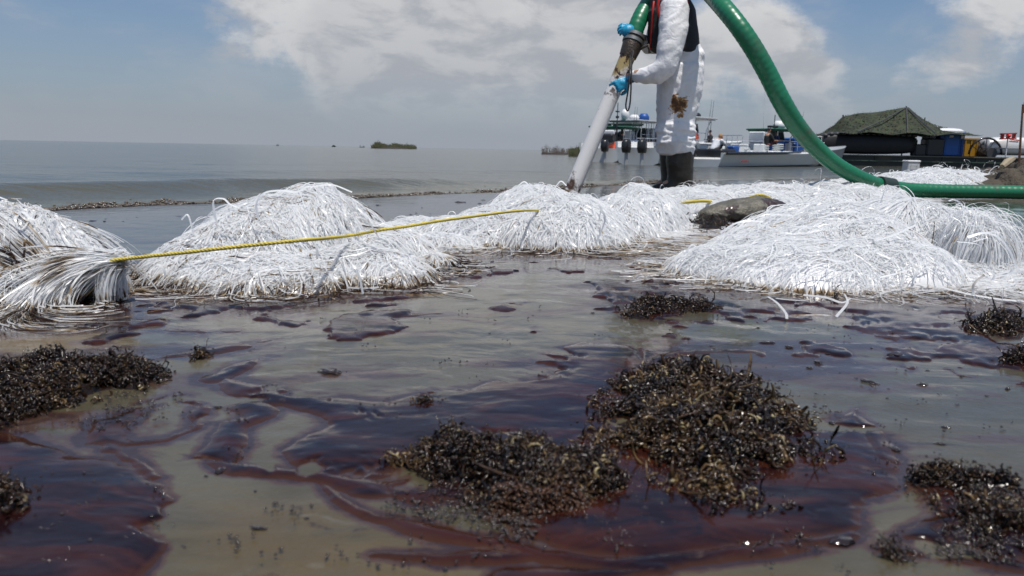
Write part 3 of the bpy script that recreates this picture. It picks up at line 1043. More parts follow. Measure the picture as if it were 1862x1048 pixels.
# middle heap
make_boom('pom_pom_boom', 'tall white strand heap in the middle right under the tip of the suction pipe', 'boom',
          [(965, 430, 341, 90, .34), (890, 438, 382, 80, .26), (1050, 430, 362, 100, .34), (1010, 446, 376, 130, .20)],
          [dict(at=[(890, 412, None), (960, 404, None), (1090, 404, None)], n=2300, az=268, spread=30, tilt=8, tsp=12, len=(.26, .50), jit=.045, grav=.09, curl=.06),
           dict(at=[(1010, 402, None)], n=900, az=270, spread=60, tilt=20, tsp=12, len=(.24, .48), jit=.03, grav=.09, curl=.05),
           dict(at=[(880, 410, None), (1100, 398, None)], n=500, az=90, spread=60, tilt=20, tsp=18, len=(.2, .4), jit=.05, grav=.15),
           dict(at=[(880, 440, None), (1120, 442, None)], n=900, az=268, spread=32, tilt=0, tsp=10, len=(.08, .22), jit=.05, str=1.0),
           dict(at=[(900, 395, None), (1060, 392, None)], n=200, az=90, spread=90, tilt=50, tsp=20, len=(.08, .2), jit=.05, grav=.3, curl=.3)],
          flow=(265, .35), stain=1.4, seed=14, group=BG, streak=.05, width=.0052,
          blots=[(975, 340, 2.7, .02, .8), (995, 345, 2.7, .02, .7)],
          loops=[([(925, 358), (950, 332), (962, 338), (972, 352)], 2.6, .006, 0), ([(1010, 340), (1020, 330), (1030, 338)], 2.6, .006, 0),
                 ([(935, 385), (955, 368), (1000, 352)], 2.35, .006, .55), ([(1090, 375), (1100, 400), (1085, 440)], 2.3, .006, 0)])

make_boom('pom_pom_boom', 'rounded white tuft at the right end of the middle heap, below the worker\'s boots', 'boom',
          [(1165, 412, 342, 60, .34), (1120, 424, 360, 60, .26), (1195, 402, 352, 40, .25)],
          [dict(at=[(1130, 395, None), (1205, 388, None)], n=1400, az=262, spread=36, tilt=25, tsp=14, len=(.22, .42), jit=.06, grav=.12),
           dict(at=[(1150, 395, None)], n=500, az=80, spread=80, tilt=40, tsp=20, len=(.15, .35), jit=.06, grav=.2, curl=.2),
           dict(at=[(1170, 430, None), (1260, 405, None)], n=500, az=330, spread=40, tilt=0, tsp=8, len=(.10, .32), jit=.06, eps=.006, str=1.2)],
          stain=.8, seed=15, group=BG, streak=.03, width=.0058,
          loops=[([(1146, 360), (1143, 334), (1165, 336), (1190, 345)], 3.0, .007, 0), ([(1198, 350), (1204, 336), (1212, 350)], 3.1, .006, 0)])

# back row: three tufts running to the hose
for i, (bx, ty, by, hw, lab) in enumerate((
        (1262, 342, 372, 62, 'white strand tuft in the back row with a short piece of yellow rope showing'),
        (1372, 338, 368, 74, 'white strand tuft in the back row right behind the muddy log'),
        (1470, 334, 364, 70, 'white curly strand tuft in the back row, left of the one the hose dips behind'),
        (1556, 326, 360, 60, 'white strand tuft at the end of the back row where the green hose comes down'))):
    make_boom('pom_pom_boom', lab, 'boom',
              [(bx - hw * .45, by + 1, ty + 4, hw * .75, .42), (bx + hw * .4, by, ty, hw * .72, .42), (bx, by + 6, ty + 12, hw, .36)],
              [dict(at=[(bx - hw, by - 3, None), (bx + hw, by - 5, None)], n=1300, az=262, spread=40, tilt=20, tsp=14, len=(.26, .55), jit=.08, grav=.12, curl=.1),
               dict(at=[(bx - hw, by - 6, None), (bx + hw, by - 8, None)], n=380, az=90, spread=80, tilt=28, tsp=14, len=(.12, .26), jit=.08, grav=.30, curl=.3)],
              stain=.6, seed=20 + i, group=BG, streak=.02, width=.0085, core_step=.02)

# right heap
make_boom('pom_pom_boom', 'widest white strand heap, at the right in front of the green hose', 'boom',
          [(1510, 470, 382, 160, .46), (1620, 458, 372, 100, .42), (1400, 482, 424, 120, .30), (1690, 470, 396, 80, .34), (1300, 500, 458, 80, .16), (1470, 514, 450, 190, .17), (1620, 512, 440, 130, .17)],
          [dict(at=[(1700, 445, None), (1690, 465, None), (1660, 440, None)], n=2600, az=184, spread=24, tilt=3, tsp=5, len=(.32, .62), jit=.04, grav=.055, curl=.035),
           dict(at=[(1400, 460, None), (1560, 440, None), (1680, 450, None)], n=1500, az=208, spread=28, tilt=10, tsp=10, len=(.22, .5), jit=.07, grav=.08, curl=.05),
           dict(at=[(1260, 490, None), (1420, 500, None), (1640, 495, None)], n=900, az=215, spread=50, tilt=0, tsp=10, len=(.08, .24), jit=.05, curl=.1, str=1.2),
           dict(at=[(1690, 430, None), (1720, 450, None)], n=900, az=300, spread=40, tilt=22, tsp=18, len=(.16, .36), jit=.04, grav=.16, curl=.12),
           dict(at=[(1520, 430, None), (1660, 430, None)], n=500, az=80, spread=60, tilt=8, tsp=10, len=(.2, .4), jit=.06, grav=.15),
           dict(at=[(1600, 420, None), (1700, 440, None)], n=240, az=60, spread=90, tilt=30, tsp=20, len=(.06, .14), jit=.05, grav=.3, curl=.3)],
          flow=(190, .75), stain=1.2, seed=31, group=BG, streak=.025, width=.0046,
          blots=[(1630, 490, 1.9, .03, .5)],
          loops=[([(1310, 424), (1335, 408), (1360, 402), (1388, 404)], 2.2, .005, 0), ([(1245, 462), (1258, 446), (1266, 450)], 2.0, .0045, 0),
                 ([(1370, 416), (1430, 425), (1480, 432), (1495, 440)], 1.95, .0045, .8), ([(1495, 440), (1508, 455), (1516, 462)], 1.95, .004, 0),
                 ([(1395, 405), (1405, 392), (1440, 392)], 2.3, .005, 0), ([(1530, 470), (1550, 452), (1620, 430), (1665, 410)], 1.9, .005, 0),
                 ([(1600, 372), (1612, 345), (1640, 338), (1658, 350), (1668, 370)], 2.5, .006, 0), ([(1625, 355), (1640, 346), (1655, 356), (1660, 372)], 2.45, .006, 0),
                 ([(1600, 505), (1640, 495), (1680, 480)], 1.75, .005, .8), ([(1448, 518), (1440, 528), (1436, 536)], 1.72, .0045, 0), ([(1462, 518), (1466, 532)], 1.72, .0045, 0)])

make_boom('pom_pom_boom', 'drooping tangle of looped white strands at the right edge beside the widest heap', 'boom',
          [(1775, 478, 432, 55, .16), (1830, 506, 486, 80, .12), (1740, 502, 480, 80, .12), (1880, 520, 505, 70, .1)],
          [dict(at=[(1735, 430, 2.2), (1770, 430, 2.1)], n=620, az=310, spread=35, tilt=30, tsp=14, len=(.18, .36), jit=.03, z=.325, zj=.02, grav=.17, curl=.08),
           dict(at=[(1640, 520, None), (1760, 520, None), (1880, 530, None)], n=650, az=200, spread=26, tilt=0, tsp=8, len=(.12, .34), jit=.035, curl=.10, eps=.016, str=3),
           dict(at=[(1720, 520, None), (1880, 540, None)], n=250, az=300, spread=70, tilt=20, tsp=20, len=(.1, .2), jit=.03, curl=.35, grav=.25, str=2)],
          stain=1.0, seed=33, group=BG, streak=.06, width=.0046,
          loops=[([(1760, 432), (1790, 424), (1815, 432), (1835, 455), (1848, 485), (1862, 505)], 1.95, .005, 0), ([(1770, 440), (1800, 434), (1825, 450), (1840, 480), (1836, 498), (1822, 502)], 1.9, .005, 0),
                 ([(1740, 440), (1780, 446), (1800, 470), (1808, 500), (1800, 520)], 1.85, .005, 0), ([(1780, 424), (1820, 424), (1850, 448), (1870, 470)], 2.0, .005, .2),
                 ([(1742, 430), (1730, 446), (1725, 462)], 1.9, .005, .55), ([(1790, 500), (1770, 520), (1775, 545), (1800, 555), (1862, 560)], 1.65, .005, .45),
                 ([(1700, 520), (1760, 535), (1820, 545), (1862, 548)], 1.65, .005, .2), ([(1815, 505), (1825, 530), (1818, 560)], 1.65, .004, .7)])

# distant pile behind the hose
for i, (bx, ty, by, hw, lab) in enumerate((
        (1650, 318, 336, 48, 'leftmost low hump of the distant white strand pile behind the lying hose'),
        (1705, 309, 335, 40, 'peaked white hump in the distant strand pile under the barge hull'),
        (1750, 311, 334, 34, 'rounded white hump of the distant strand pile beside the peaked one'),
        (1795, 316, 333, 28, 'rightmost small white hump of the distant strand pile next to the debris bank'))):
    make_boom('pom_pom_boom', lab, 'boom',
              [(bx - hw * .3, by, ty + 2, hw * .8, .6), (bx + hw * .4, by, ty + 4, hw * .7, .6), (bx, by + 1, ty + 7, hw * 1.05, .5)],
              [dict(at=[(bx - hw, by - 2, None), (bx + hw, by - 2, None)], n=420, az=262, spread=50, tilt=20, tsp=14, len=(.3, .7), jit=.12, grav=.15, curl=.15, eps=.03),
               dict(at=[(bx - hw, by - 3, None), (bx + hw, by - 3, None)], n=150, az=90, spread=90, tilt=40, tsp=20, len=(.2, .5), jit=.15, grav=.25, curl=.3)],
              stain=.3, seed=50 + i, group=BG, streak=.01, width=.016, core_step=.05)

# lone strands lying on the wet sand
for pts, st_, lab in (([(1396, 545), (1412, 560), (1428, 575), (1430, 590)], .1, 'bent white strand on the sand in front of the widest heap, leftmost one'),
                      ([(1460, 542), (1500, 550), (1530, 556), (1545, 552)], .3, 'pale straight strand lying just below the widest heap'),
                      ([(1535, 540), (1540, 560), (1520, 582)], 0, 'short hooked white strand lying below a small tar lump'),
                      ([(1100, 440), (1160, 436), (1200, 430), (1230, 432)], 0, 'white strand lying on the dark sand right of the middle heap'),
                      ([(1170, 456), (1176, 446), (1160, 440)], 0, 'tiny white strand end standing up right of the middle heap'),
                      ([(1440, 580), (1490, 583), (1510, 580)], .5, 'brownish strand half sunk in the wet sand at right'),
                      ([(236, 505), (262, 492), (290, 476)], 0, 'single white strand bridging the gap under the rope')):
    c = np.array(catmull([G(a, b) + np.array([0, 0, .006 + .004 * (k % 2)]) for k, (a, b) in enumerate(pts)], 5))
    ctr = c.mean(0)
    V, Q = ribbons(c[None] - ctr, .005, RNG, .2)
    QQ = np.vstack([Q, Q[:, ::-1] + len(V)])
    o = np_mesh('plastic_strand', np.vstack([V, V + np.array([0, 0, .0006])]), QQ, M_strand, attrs={'stain': np.full(len(V) * 2, st_), 'tone': np.zeros(len(V) * 2)})
    o.location = ctr
    tag(o, lab, 'plastic strand', 'lone strands on the sand')

# ------------------------------------------------------------------ twisted yellow rope
M_rope = simple('yellow_rope', (0.62, 0.50, 0.09), .6, var=.2, scale=60, dirt=(.45, .33, .05), dirt_lo=.6, dirt_hi=.75, bump=.3, bdist=.002)


def twisted(pts, r, name, parent, mat_, pitch=.022):
    c = np.array(catmull(pts, 24))
    seg = np.linalg.norm(np.diff(c, axis=0), axis=1)
    s = np.concatenate([[0], np.cumsum(seg)])
    m = max(int(s[-1] / (pitch / 7)), 8)
    si = np.linspace(0, s[-1], m)
    C = np.stack([np.interp(si, s, c[:, k]) for k in range(3)], 1)
    T = np.gradient(C, axis=0); T /= np.linalg.norm(T, axis=1, keepdims=True)
    A = np.cross(T, [0, 0, 1]); A /= np.linalg.norm(A, axis=1, keepdims=True)
    B = np.cross(T, A)
    for q in range(3):
        ph = 2 * np.pi * si / pitch + q * 2 * np.pi / 3
        L = C + (A * np.cos(ph)[:, None] + B * np.sin(ph)[:, None]) * r * .5
        MB().tube(L, r * .62, 6).build(name, mat_, parent, True)


rope = empty('rope', tuple(P(224, 473, 1.52)), 0, 'thin twisted yellow rope threaded through the white strand heaps', 'rope')
off = np.array(rope.location)
rl_ = [(P(x, y, Y) - off) for x, y, Y in ((200, 475, 1.50), (226, 471, 1.50), (330, 460, 1.47), (440, 448, 1.47), (540, 438, 1.50), (600, 433, 1.66), (640, 428, 1.80), (690, 419, 1.76), (740, 412, 1.80), (800, 402, 1.88), (860, 394, 2.02), (930, 385, 2.24), (975, 383, 2.5), (1020, 388, 2.75), (1080, 386, 2.80), (1130, 390, 3.0))]
twisted(rl_, .0035, 'rope_strand', rope, M_rope)
off2 = off
rl_ = [(P(x, y, Y) - off) for x, y, Y in ((1200, 376, 3.45), (1222, 371, 3.6), (1250, 368, 3.75), (1278, 366, 4.1), (1310, 368, 4.6), (1350, 364, 4.7), (1372, 357, 4.32), (1388, 356, 4.35), (1410, 366, 4.8))]
twisted(rl_, .0075, 'rope_strand', rope, M_rope, .03)

# ------------------------------------------------------------------ muddy log
lg = G(1350, 402)
S_ = lg[1] / F_PX
secs = []
for k in range(15):
    u = k / 14
    rr_ = math.sin(math.pi * min(max(u * .94 + .03, 0), 1)) ** .45
    secs.append(((lg[0] + (u - .5) * 166 * S_, lg[1] + .08 * (u - .5), lg[2] + .030 + .028 * u), (0, .10 * rr_, 0), (0, 0, (.044 + .022 * math.sin(u * 2.6)) * rr_)))
mb = MB().loft(secs, 14)
log = fused('log', mb, .008, M_mud, smooth_it=3, disp=lambda c: .022 * (fbm(c[:, 0] * 14, c[:, 1] * 14, c[:, 2] * 14, octaves=4, seed=3) - .5) + .006 * (fbm(c[:, 0] * 60, c[:, 1] * 60, c[:, 2] * 60, octaves=2, seed=8) - .5))
tag(log, 'muddy grey-brown log smeared with oil lying between the white heaps', 'log')


# ------------------------------------------------------------------ seaweed heaps
def curls(starts, up, rng, size, tone, rad_, T=6, flat=1.0, nside=4):
    n = len(starts)
    az = rng.uniform(0, 2 * np.pi, n)
    el = np.arcsin(np.clip(rng.normal(.12, .42, n) * up, -.6, .98))
    d = np.stack([np.cos(az) * np.cos(el), np.sin(az) * np.cos(el), np.sin(el)], -1)
    cur = rng.normal(0, 1, (n, 3))
    p = starts.copy(); pts = [p.copy()]
    ln = size * rng.lognormal(-.25, .5, n) / (T - 1)
    for k in range(T - 1):
        d = d + np.cross(cur, d) * .75 + rng.normal(0, .15, (n, 3))
        d /= np.linalg.norm(d, axis=1, keepdims=True)
        p = p + d * ln[:, None]
        pts.append(p.copy())
    C = np.stack(pts, 1)
    Tn = np.gradient(C, axis=1); Tn /= np.linalg.norm(Tn, axis=2, keepdims=True) + 1e-9
    rf = rng.normal(0, 1, (n, 1, 3))
    A = np.cross(Tn, rf); A /= np.linalg.norm(A, axis=2, keepdims=True) + 1e-9
    B = np.cross(Tn, A)
    prof = np.sin(np.linspace(.35, 2.9, T))[None, :, None] ** .6
    a = rad_[:, None, None] * prof
    bb = a * flat
    rings = []
    for k in range(nside):
        an = 2 * np.pi * k / nside
        rings.append(C + A * a * math.cos(an) + B * bb * math.sin(an))
    V = np.stack(rings, 2)              # n,T,nside,3
    idx = np.arange(n * T * nside).reshape(n, T, nside)
    i0, i1 = idx[:, :-1], idx[:, 1:]
    Q = np.stack([i0, np.roll(i0, -1, 2), np.roll(i1, -1, 2), i1], -1).reshape(-1, 4)
    return V.reshape(-1, 3), Q, np.repeat(tone, T * nside)


def weed(label, poly_px, height, dens, size, seed, tan=.2, cat='seaweed', name='seaweed_clump', froth=None, edge=None, upf=1.0, rad0=(.0009, .0036), group='tarred seaweed heaps'):
    rng = np.random.default_rng(seed)
    poly = GP(poly_px)
    mn, mx = poly.min(0), poly.max(0)
    ext = mx - mn
    ctr = (mn + mx) / 2
    root = empty(name, (ctr[0], ctr[1], float(land_z(*ctr))), 0, label, cat, group)
    off = np.array(root.location)
    size *= .78; dens = int(dens * 1.45)
    step = max(min(ext) / 60, .003)
    xs = np.arange(mn[0] - .02, mx[0] + .02, step); ys = np.arange(mn[1] - .02, mx[1] + .02, step)
    X, Y = np.meshgrid(xs, ys)
    edge = edge or min(ext) * .28

    def hf(x, y):
        wx = x + .05 * min(1, edge / .05) * (fbm(x * 30, y * 30, octaves=3, seed=seed) - .5)
        wy = y + .05 * min(1, edge / .05) * (fbm(x * 30 + 7, y * 30, octaves=3, seed=seed + 1) - .5)
        s = poly_sdf(wx, wy, poly)
        hh = smooth01((s + .004) / edge)
        return s, height * hh * (.22 + 2.1 * fbm(x * 20, y * 20, octaves=3, seed=seed + 2) ** 1.5)
    s, hh = hf(X, Y)
    Z = land_z(X, Y) + hh * .85 - .004 + .55 * height * (fbm(X * 110, Y * 110, octaves=3, seed=seed + 4) - .6) * (hh > 0)
    V = np.stack([X, Y, Z], -1).reshape(-1, 3)
    Q = grid_faces(len(ys), len(xs)); Q = Q[(s.ravel()[Q] > -.004).any(1)]
    us, iv = np.unique(Q, return_inverse=True)
    np_mesh('matted_base', V[us] - off, iv.reshape(-1, 4), M_weed, root, attrs={'tone': np.full(len(us), .12)})
    area = ext[0] * ext[1]
    n0 = int(dens * 2.2)
    px_ = rng.uniform(mn[0], mx[0], n0); py_ = rng.uniform(mn[1], mx[1], n0)
    s, hh = hf(px_, py_)
    ok = (s > -.004) & (rng.random(n0) < .25 + .75 * smooth01(s / edge * 1.5)) & ((s > edge * .45) | (fbm(px_ * 38, py_ * 38, octaves=2, seed=seed + 9) > .42))
    px_, py_, hh, s = px_[ok][:dens], py_[ok][:dens], hh[ok][:dens], s[ok][:dens]
    n = len(px_)
    zz_ = land_z(px_, py_) + hh * rng.uniform(.65, 1.05, n)
    reg = fbm(px_ * 22, py_ * 22, octaves=3, seed=seed + 6)
    tone = np.clip(rng.beta(1.3, 2.6, n) + tan * (reg - .45) * 4 - .08, 0, .84)
    hi = rng.random(n) < .02 * tan * 4
    tone[hi] = rng.uniform(.9, 1, hi.sum())
    rad_ = rng.uniform(*rad0, n) * (size / .02)
    V, Q, tn_ = curls(np.stack([px_, py_, zz_], -1) - off, upf, rng, size, tone, rad_, flat=.45)
    so = np_mesh('fronds', V, Q, M_weed, root, attrs={'tone': tn_})
    so['kind'] = 'stuff'
    # small bladders and grit, part of them faceted glossy beads added for sun sparkle
    k = int(n * .45)
    ii = rng.integers(0, n, k)
    c = np.stack([px_[ii], py_[ii], zz_[ii]], -1) + rng.normal(0, .004, (k, 3)) + np.array([0, 0, .004])
    V, F = pebbles(c - off, rng.uniform(.0009, .0030, k) * (size / .015), .8, seed)
    tb = np.where(rng.random(k) < .03 * tan * 5, rng.uniform(.85, 1, k), rng.uniform(0, .4, k))
    so = np_mesh('bladders', V, F, [M_weed, M_bead], root, smooth=False, attrs={'tone': np.repeat(tb, 6)}, matidx=np.repeat((rng.random(k) < .45).astype(int), 8))
    so['kind'] = 'stuff'
    return root


BIG = [(1075, 790), (1080, 730), (1120, 690), (1180, 672), (1260, 668), (1330, 680), (1380, 700), (1440, 740), (1490, 790), (1525, 830), (1490, 860), (1450, 880), (1430, 915), (1370, 935), (1290, 942), (1230, 905), (1180, 880), (1120, 880), (1070, 850)]
weed('biggest brown-black heap of oiled seaweed right of the foreground centre', BIG, .029, 8200, .020, 3, tan=.62, edge=.13)
weed('long ragged arm of tarred seaweed trailing left from the biggest heap', [(700, 838), (740, 815), (830, 812), (880, 838), (960, 830), (1050, 835), (1120, 850), (1140, 910), (1000, 935), (900, 940), (850, 905), (760, 865)], .020, 3800, .016, 4, tan=.4, edge=.04)
weed('wide black glistening heap of oiled seaweed at the left edge of the frame', [(-120, 700), (0, 672), (60, 668), (150, 672), (240, 672), (312, 672), (300, 692), (255, 712), (190, 722), (110, 745), (30, 772), (-120, 800)], .024, 4200, .016, 5, tan=.16, edge=.05)
weed('small black seaweed knot at the left edge, over the dark oil slick', [(-60, 890), (0, 880), (50, 888), (75, 905), (55, 925), (30, 955), (-60, 950)], .022, 420, .016, 6, tan=.1, edge=.03)
weed('flat strip of black seaweed on the sand between the middle and widest heaps', [(1118, 562), (1160, 548), (1230, 552), (1300, 556), (1305, 566), (1240, 572), (1180, 584), (1130, 578)], .017, 700, .018, 7, tan=.1, edge=.06)
weed('brown seaweed clump on the sand under the tangle at the right edge', [(1745, 590), (1775, 572), (1840, 576), (1875, 590), (1860, 606), (1800, 612), (1755, 604)], .024, 800, .020, 8, tan=.4, edge=.05)
weed('thin glistening seaweed strip at the right edge below the brown clump', [(1798, 654), (1840, 650), (1900, 654), (1900, 668), (1820, 666)], .018, 300, .018, 9, tan=.1, edge=.03)
weed('brown tarry seaweed mat in the lower right corner', [(1700, 905), (1760, 885), (1830, 895), (1900, 930), (1900, 1010), (1820, 1010), (1740, 985)], .012, 1100, .014, 10, tan=.4, edge=.05)
weed('narrow dark seaweed string leading to the lower right mat', [(1645, 868), (1700, 872), (1800, 882), (1850, 890), (1840, 902), (1740, 896), (1660, 884)], .012, 420, .014, 12, tan=.1, edge=.012)
weed('small dark seaweed scrap on the sand right of the left heap', [(338, 654), (360, 644), (384, 644), (384, 656), (350, 660)], .014, 130, .012, 13, tan=.3, edge=.02)
weed('glossy dark lump of seaweed at the very bottom right of centre', [(1606, 1003), (1630, 985), (1652, 1000), (1650, 1022), (1620, 1028)], .016, 130, .012, 14, tan=.1, edge=.02)
weed('dark seaweed scrap on the beach just behind the left-of-centre heap', [(1232, 408), (1270, 398), (1300, 402), (1340, 408), (1330, 424), (1260, 428)], .022, 500, .03, 15, tan=.02, edge=.1)
weed('tiny seaweed scrap floating on the purple oil in the middle', [(742, 738), (770, 730), (796, 736), (770, 744)], .008, 90, .010, 16, tan=.05, edge=.012)
weed('small seaweed lump standing just below the widest heap', [(1500, 550), (1510, 544), (1528, 548), (1524, 556)], .016, 100, .014, 17, tan=.1, edge=.02)

# glistening brown froth heaped against the arm
mbp = GP([(880, 900), (960, 880), (1060, 878), (1090, 900), (1080, 935), (1000, 950), (900, 955), (860, 930)])
rng = np.random.default_rng(40)
mn, mx = mbp.min(0), mbp.max(0)
x = rng.uniform(mn[0], mx[0], 3400); y = rng.uniform(mn[1], mx[1], 3400)
s = poly_sdf(x + .02 * (fbm(x * 30, y * 30, seed=2) - .5), y, mbp)
k = s > 0
x, y, s = x[k], y[k], s[k]
z = land_z(x, y) + .020 * smooth01(s / .02) * rng.uniform(.5, 1, len(x)) * (.4 + fbm(x * 40, y * 40, seed=4))
V, F = pebbles(np.stack([x, y, z], -1), rng.uniform(.0010, .0026, len(x)), .8, 41)
M_scum = simple('brown_scum', (.060, .027, .013), .2, var=.7, scale=120, spec=.45)
tag(np_mesh('oil_froth', V, F, [M_scum, M_bead], smooth=False, matidx=np.repeat((rng.random(len(F) // 8) < .2).astype(int), 8)), 'glistening brown froth of oil bubbles heaped in front of the seaweed arm', 'froth', kind='stuff')

# small glossy beads added on the thick oil to catch sun glints
rng = np.random.default_rng(55)
bpts = []
for (xa, xb, ya, yb, n_) in ((700, 1100, 880, 960, 260), (1060, 1600, 860, 1000, 420), (1640, 1862, 880, 1020, 260), (0, 320, 700, 780, 160), (60, 300, 860, 1030, 60), (1300, 1500, 680, 900, 150), (880, 1080, 930, 990, 120), (400, 1800, 560, 1040, 220)):
    for _ in range(n_):
        bpts.append(G(rng.uniform(xa, xb), rng.uniform(ya, yb)))
bpts = np.array(bpts); bpts[:, 2] = land_z(bpts[:, 0], bpts[:, 1]) + .0035
# gather into loose rafts
gn = fbm(bpts[:, 0] * 22, bpts[:, 1] * 22, octaves=2, seed=66)
bpts = bpts[gn > .47]
bpts = (bpts[:, None] + rng.normal(0, .006, (len(bpts), 4, 3)) * np.array([1, 1, .08])).reshape(-1, 3)
V, F = pebbles(bpts, rng.uniform(.0007, .0022, len(bpts)), .75, 56)
tag(np_mesh('glint_beads', V, F, M_bead, smooth=False), 'small brown beads added in loose rafts on the thick oil for sun glints', 'glint beads', kind='stuff')

# tar blobs
def tar_mesh(seed, flat=.5, nn_=12, mm_=7):
    rng = random.Random(seed)
    mb = MB().ball((0, 0, 0), 1.0, nn_, mm_)
    V = []
    for v in mb.v:
        p = Vector(v)
        k = 1 + .9 * (mnoise.noise(p * 1.6 + Vector((seed * 3.1, 0, 0)))) + .22 * mnoise.noise(p * 4 + Vector((0, seed, 0)))
        V.append((p.x * k, p.y * k, max(p.z * k, -.25) * flat))
    mb.v = V
    return mb.mesh('tar_blob')

tars = [tar_mesh(i, .35 + .12 * (i % 4)) for i in range(7)]
for m in tars:
    m.materials.append(M_tar)
    m.polygons.foreach_set('use_smooth', [True] * len(m.polygons))
BIGT = [((1398, 624, 12), 'round brown tar lump right of the thin oil streak, above the biggest seaweed heap'), ((1435, 632, 8), 'smaller tar lump just right of the round brown one'),
        ((1488, 660, 8), 'lone tar pellet with a bright glint, right above the biggest seaweed heap'), ((1632, 648, 16), 'dark flat tar cake on the sand at mid right'),
        ((1678, 700, 12), 'tar lump near the centre of the right-hand sand'), ((1580, 695, 11), 'flat reddish tar spot left of the centre lump at right'),
        ((1832, 708, 8), 'tar pellet close to the right edge at mid height'), ((1722, 778, 7), 'isolated shiny tar pellet on bare sand at right'),
        ((1625, 818, 12), 'tar lump beside the tip of the right-hand purple oil'), ((600, 678, 16), 'purple tar ridge on the clear sand left of centre'),
        ((400, 858, 12), 'brownish tar spot at the lower left on pale sand'), ((468, 962, 12), 'orange-brown tar curl at the bottom left of centre'),
        ((1310, 940, 12), 'tar lump in the maroon oil at the front of the biggest heap'), ((1530, 985, 18), 'dark tar mound at the lower edge of the maroon slick'),
        ((180, 858, 10), 'tar ridge on the upper part of the lower left slick'), ((110, 925, 14), 'glinting tar lump in the middle of the lower left slick'),
        ((150, 985, 18), 'brown tar smear low in the lower left slick'), ((95, 1010, 9), 'tar bead by the bottom edge in the lower left slick'),
        ((1512, 547, 13), 'dark tar lump directly under the widest white heap'), ((838, 368, 10), 'dark red tar patch on the beach left behind the middle heap'), ((650, 384, 9), 'thin dark tar flake on the beach behind the left-of-centre heap')]
def put_tar(i, px, py, wpx, lab, grp):
    g = G(px, py)
    s_ = wpx * g[1] / F_PX
    o = bpy.data.objects.new('tar_blob', tars[i % 7]); COL.objects.link(o)
    o.location = g + np.array([0, 0, .001]); o.rotation_euler = (0, 0, i * 1.7)
    o.scale = (s_ * RNG.uniform(.8, 1.5), s_ * RNG.uniform(.5, 1.1), min(s_ * .45, .009))
    tag(o, lab, 'tar lump', grp)
for i, ((a, b_, c_), lab) in enumerate(BIGT): put_tar(i, a, b_, c_, lab, 'tar lumps on the wet sand')
rng = np.random.default_rng(77)
REG = [(70, (1290, 1862, 548, 860), 'small tar pellet scattered on the right-hand sand beside the biggest seaweed heap', 'tar pellets on the right-hand sand'),
       (26, (280, 1250, 560, 1040), 'small tar pellet on the pale sand and oil left of the biggest seaweed heap', 'tar pellets on the left and middle sand'),
       (16, (640, 900, 362, 398), 'small tar fleck on the dark wet beach behind the left-of-centre and middle heaps', 'tar flecks on the wet beach behind the heaps'),
       (16, (1650, 1862, 365, 420), 'small brown crumb on the beach between the widest heap and the lying hose', 'crumbs on the beach before the hose')]
k_ = 0
for n_, (xa, xb, ya, yb), lab, grp_ in REG:
    for i in range(n_):
        k_ += 1
        a, b_, c_ = rng.uniform(xa, xb), rng.uniform(ya, yb), rng.uniform(1.5, 5.0) * (1.5 if rng.random() < .15 else .8)
        put_tar(k_, a, b_, c_, lab, grp_)

# ------------------------------------------------------------------ suction pipe and hose
M_pipe, t, b, o = mat('white_pipe')
co = t.new('ShaderNodeTexCoord').outputs['Object']
sp = t.new('ShaderNodeSeparateXYZ'); t.l.new(co, sp.inputs[0])
n = t.noise(co, 9, 5, .65, .4)
hgt_ = t.math('ADD', sp.outputs[2], t.math('MULTIPLY', t.math('SUBTRACT', n, .5), 1.1))
c = t.mix(t.ramp(hgt_, .78, 1.0), (.74, .73, .72), (.40, .31, .14))
c = t.mix(t.math('MULTIPLY', t.ramp(sp.outputs[2], .62, .80), t.ramp(t.noise(co, 20, 4, .6, .5), .52, .60)), c, (.06, .025, .010))
c = t.mix(t.ramp(hgt_, -.04, .10, 1, 0), c, (.07, .035, .018))
c = t.mix(t.ramp(t.noise(co, 14, 5, .7), .66, .74), c, (.18, .15, .12))
t.l.new(c, b.inputs['Base Color']); b.inputs['Roughness'].default_value = .38

M_hose = simple('green_hose', (0.012, 0.16, 0.075), .34, var=.25, scale=5, dirt=(.075, .085, .055), dirt_lo=.52, dirt_hi=.72, bump=.2, spec=.55, bdist=.01)
M_metal = simple('oily_dark_metal', (.055, .042, .030), .4, var=.6, scale=20, metal=.2, bump=.6, dirt=(.20, .15, .09), dirt_lo=.6, dirt_hi=.7)
M_cord = simple('dark_cord', (.03, .03, .03), .7)
WY = 6.2
foot = G(1042, 346)
PB = P(1038, 352, 6.0); PT = P(1146, 92, 6.12)
pipe = empty('suction_pipe', tuple(PB), 0, 'long white oil-stained suction pipe held by the worker, its end in the middle strand heap', 'pipe')
ax = PT - PB
pr = .0575
pv = MB()
pv.tube([PB * 0, ax * .03, ax * .3, ax * .6, ax * .97, ax], [pr * 1.03, pr, pr, pr, pr, pr * 1.04], 28, cap=False)
pv.tube([ax, ax * .6, ax * .3, PB * 0], [pr * .9] * 4, 28, cap=False)
pv.build('tube', M_pipe, pipe, True)
mb = MB()
nrm = ax / np.linalg.norm(ax)
mb.tube([nrm * -.012, nrm * .012], pr * 1.07, 24)
mb.build('end_ring', simple('rusty_ring', (.09, .05, .03), .6, var=.5, scale=30), pipe, True)
mb = MB()
c1 = P(1150, 80, 6.14) - PB; c2 = P(1156, 64, 6.16) - PB; c3 = P(1160, 46, 6.18) - PB
mb.tube([ax - nrm * .05, ax + nrm * .01, c1, c2], [pr * 1.12, pr * 1.25, pr * 1.3, pr * 1.28], 20)
mb.build('coupling', M_metal, pipe, 'auto')
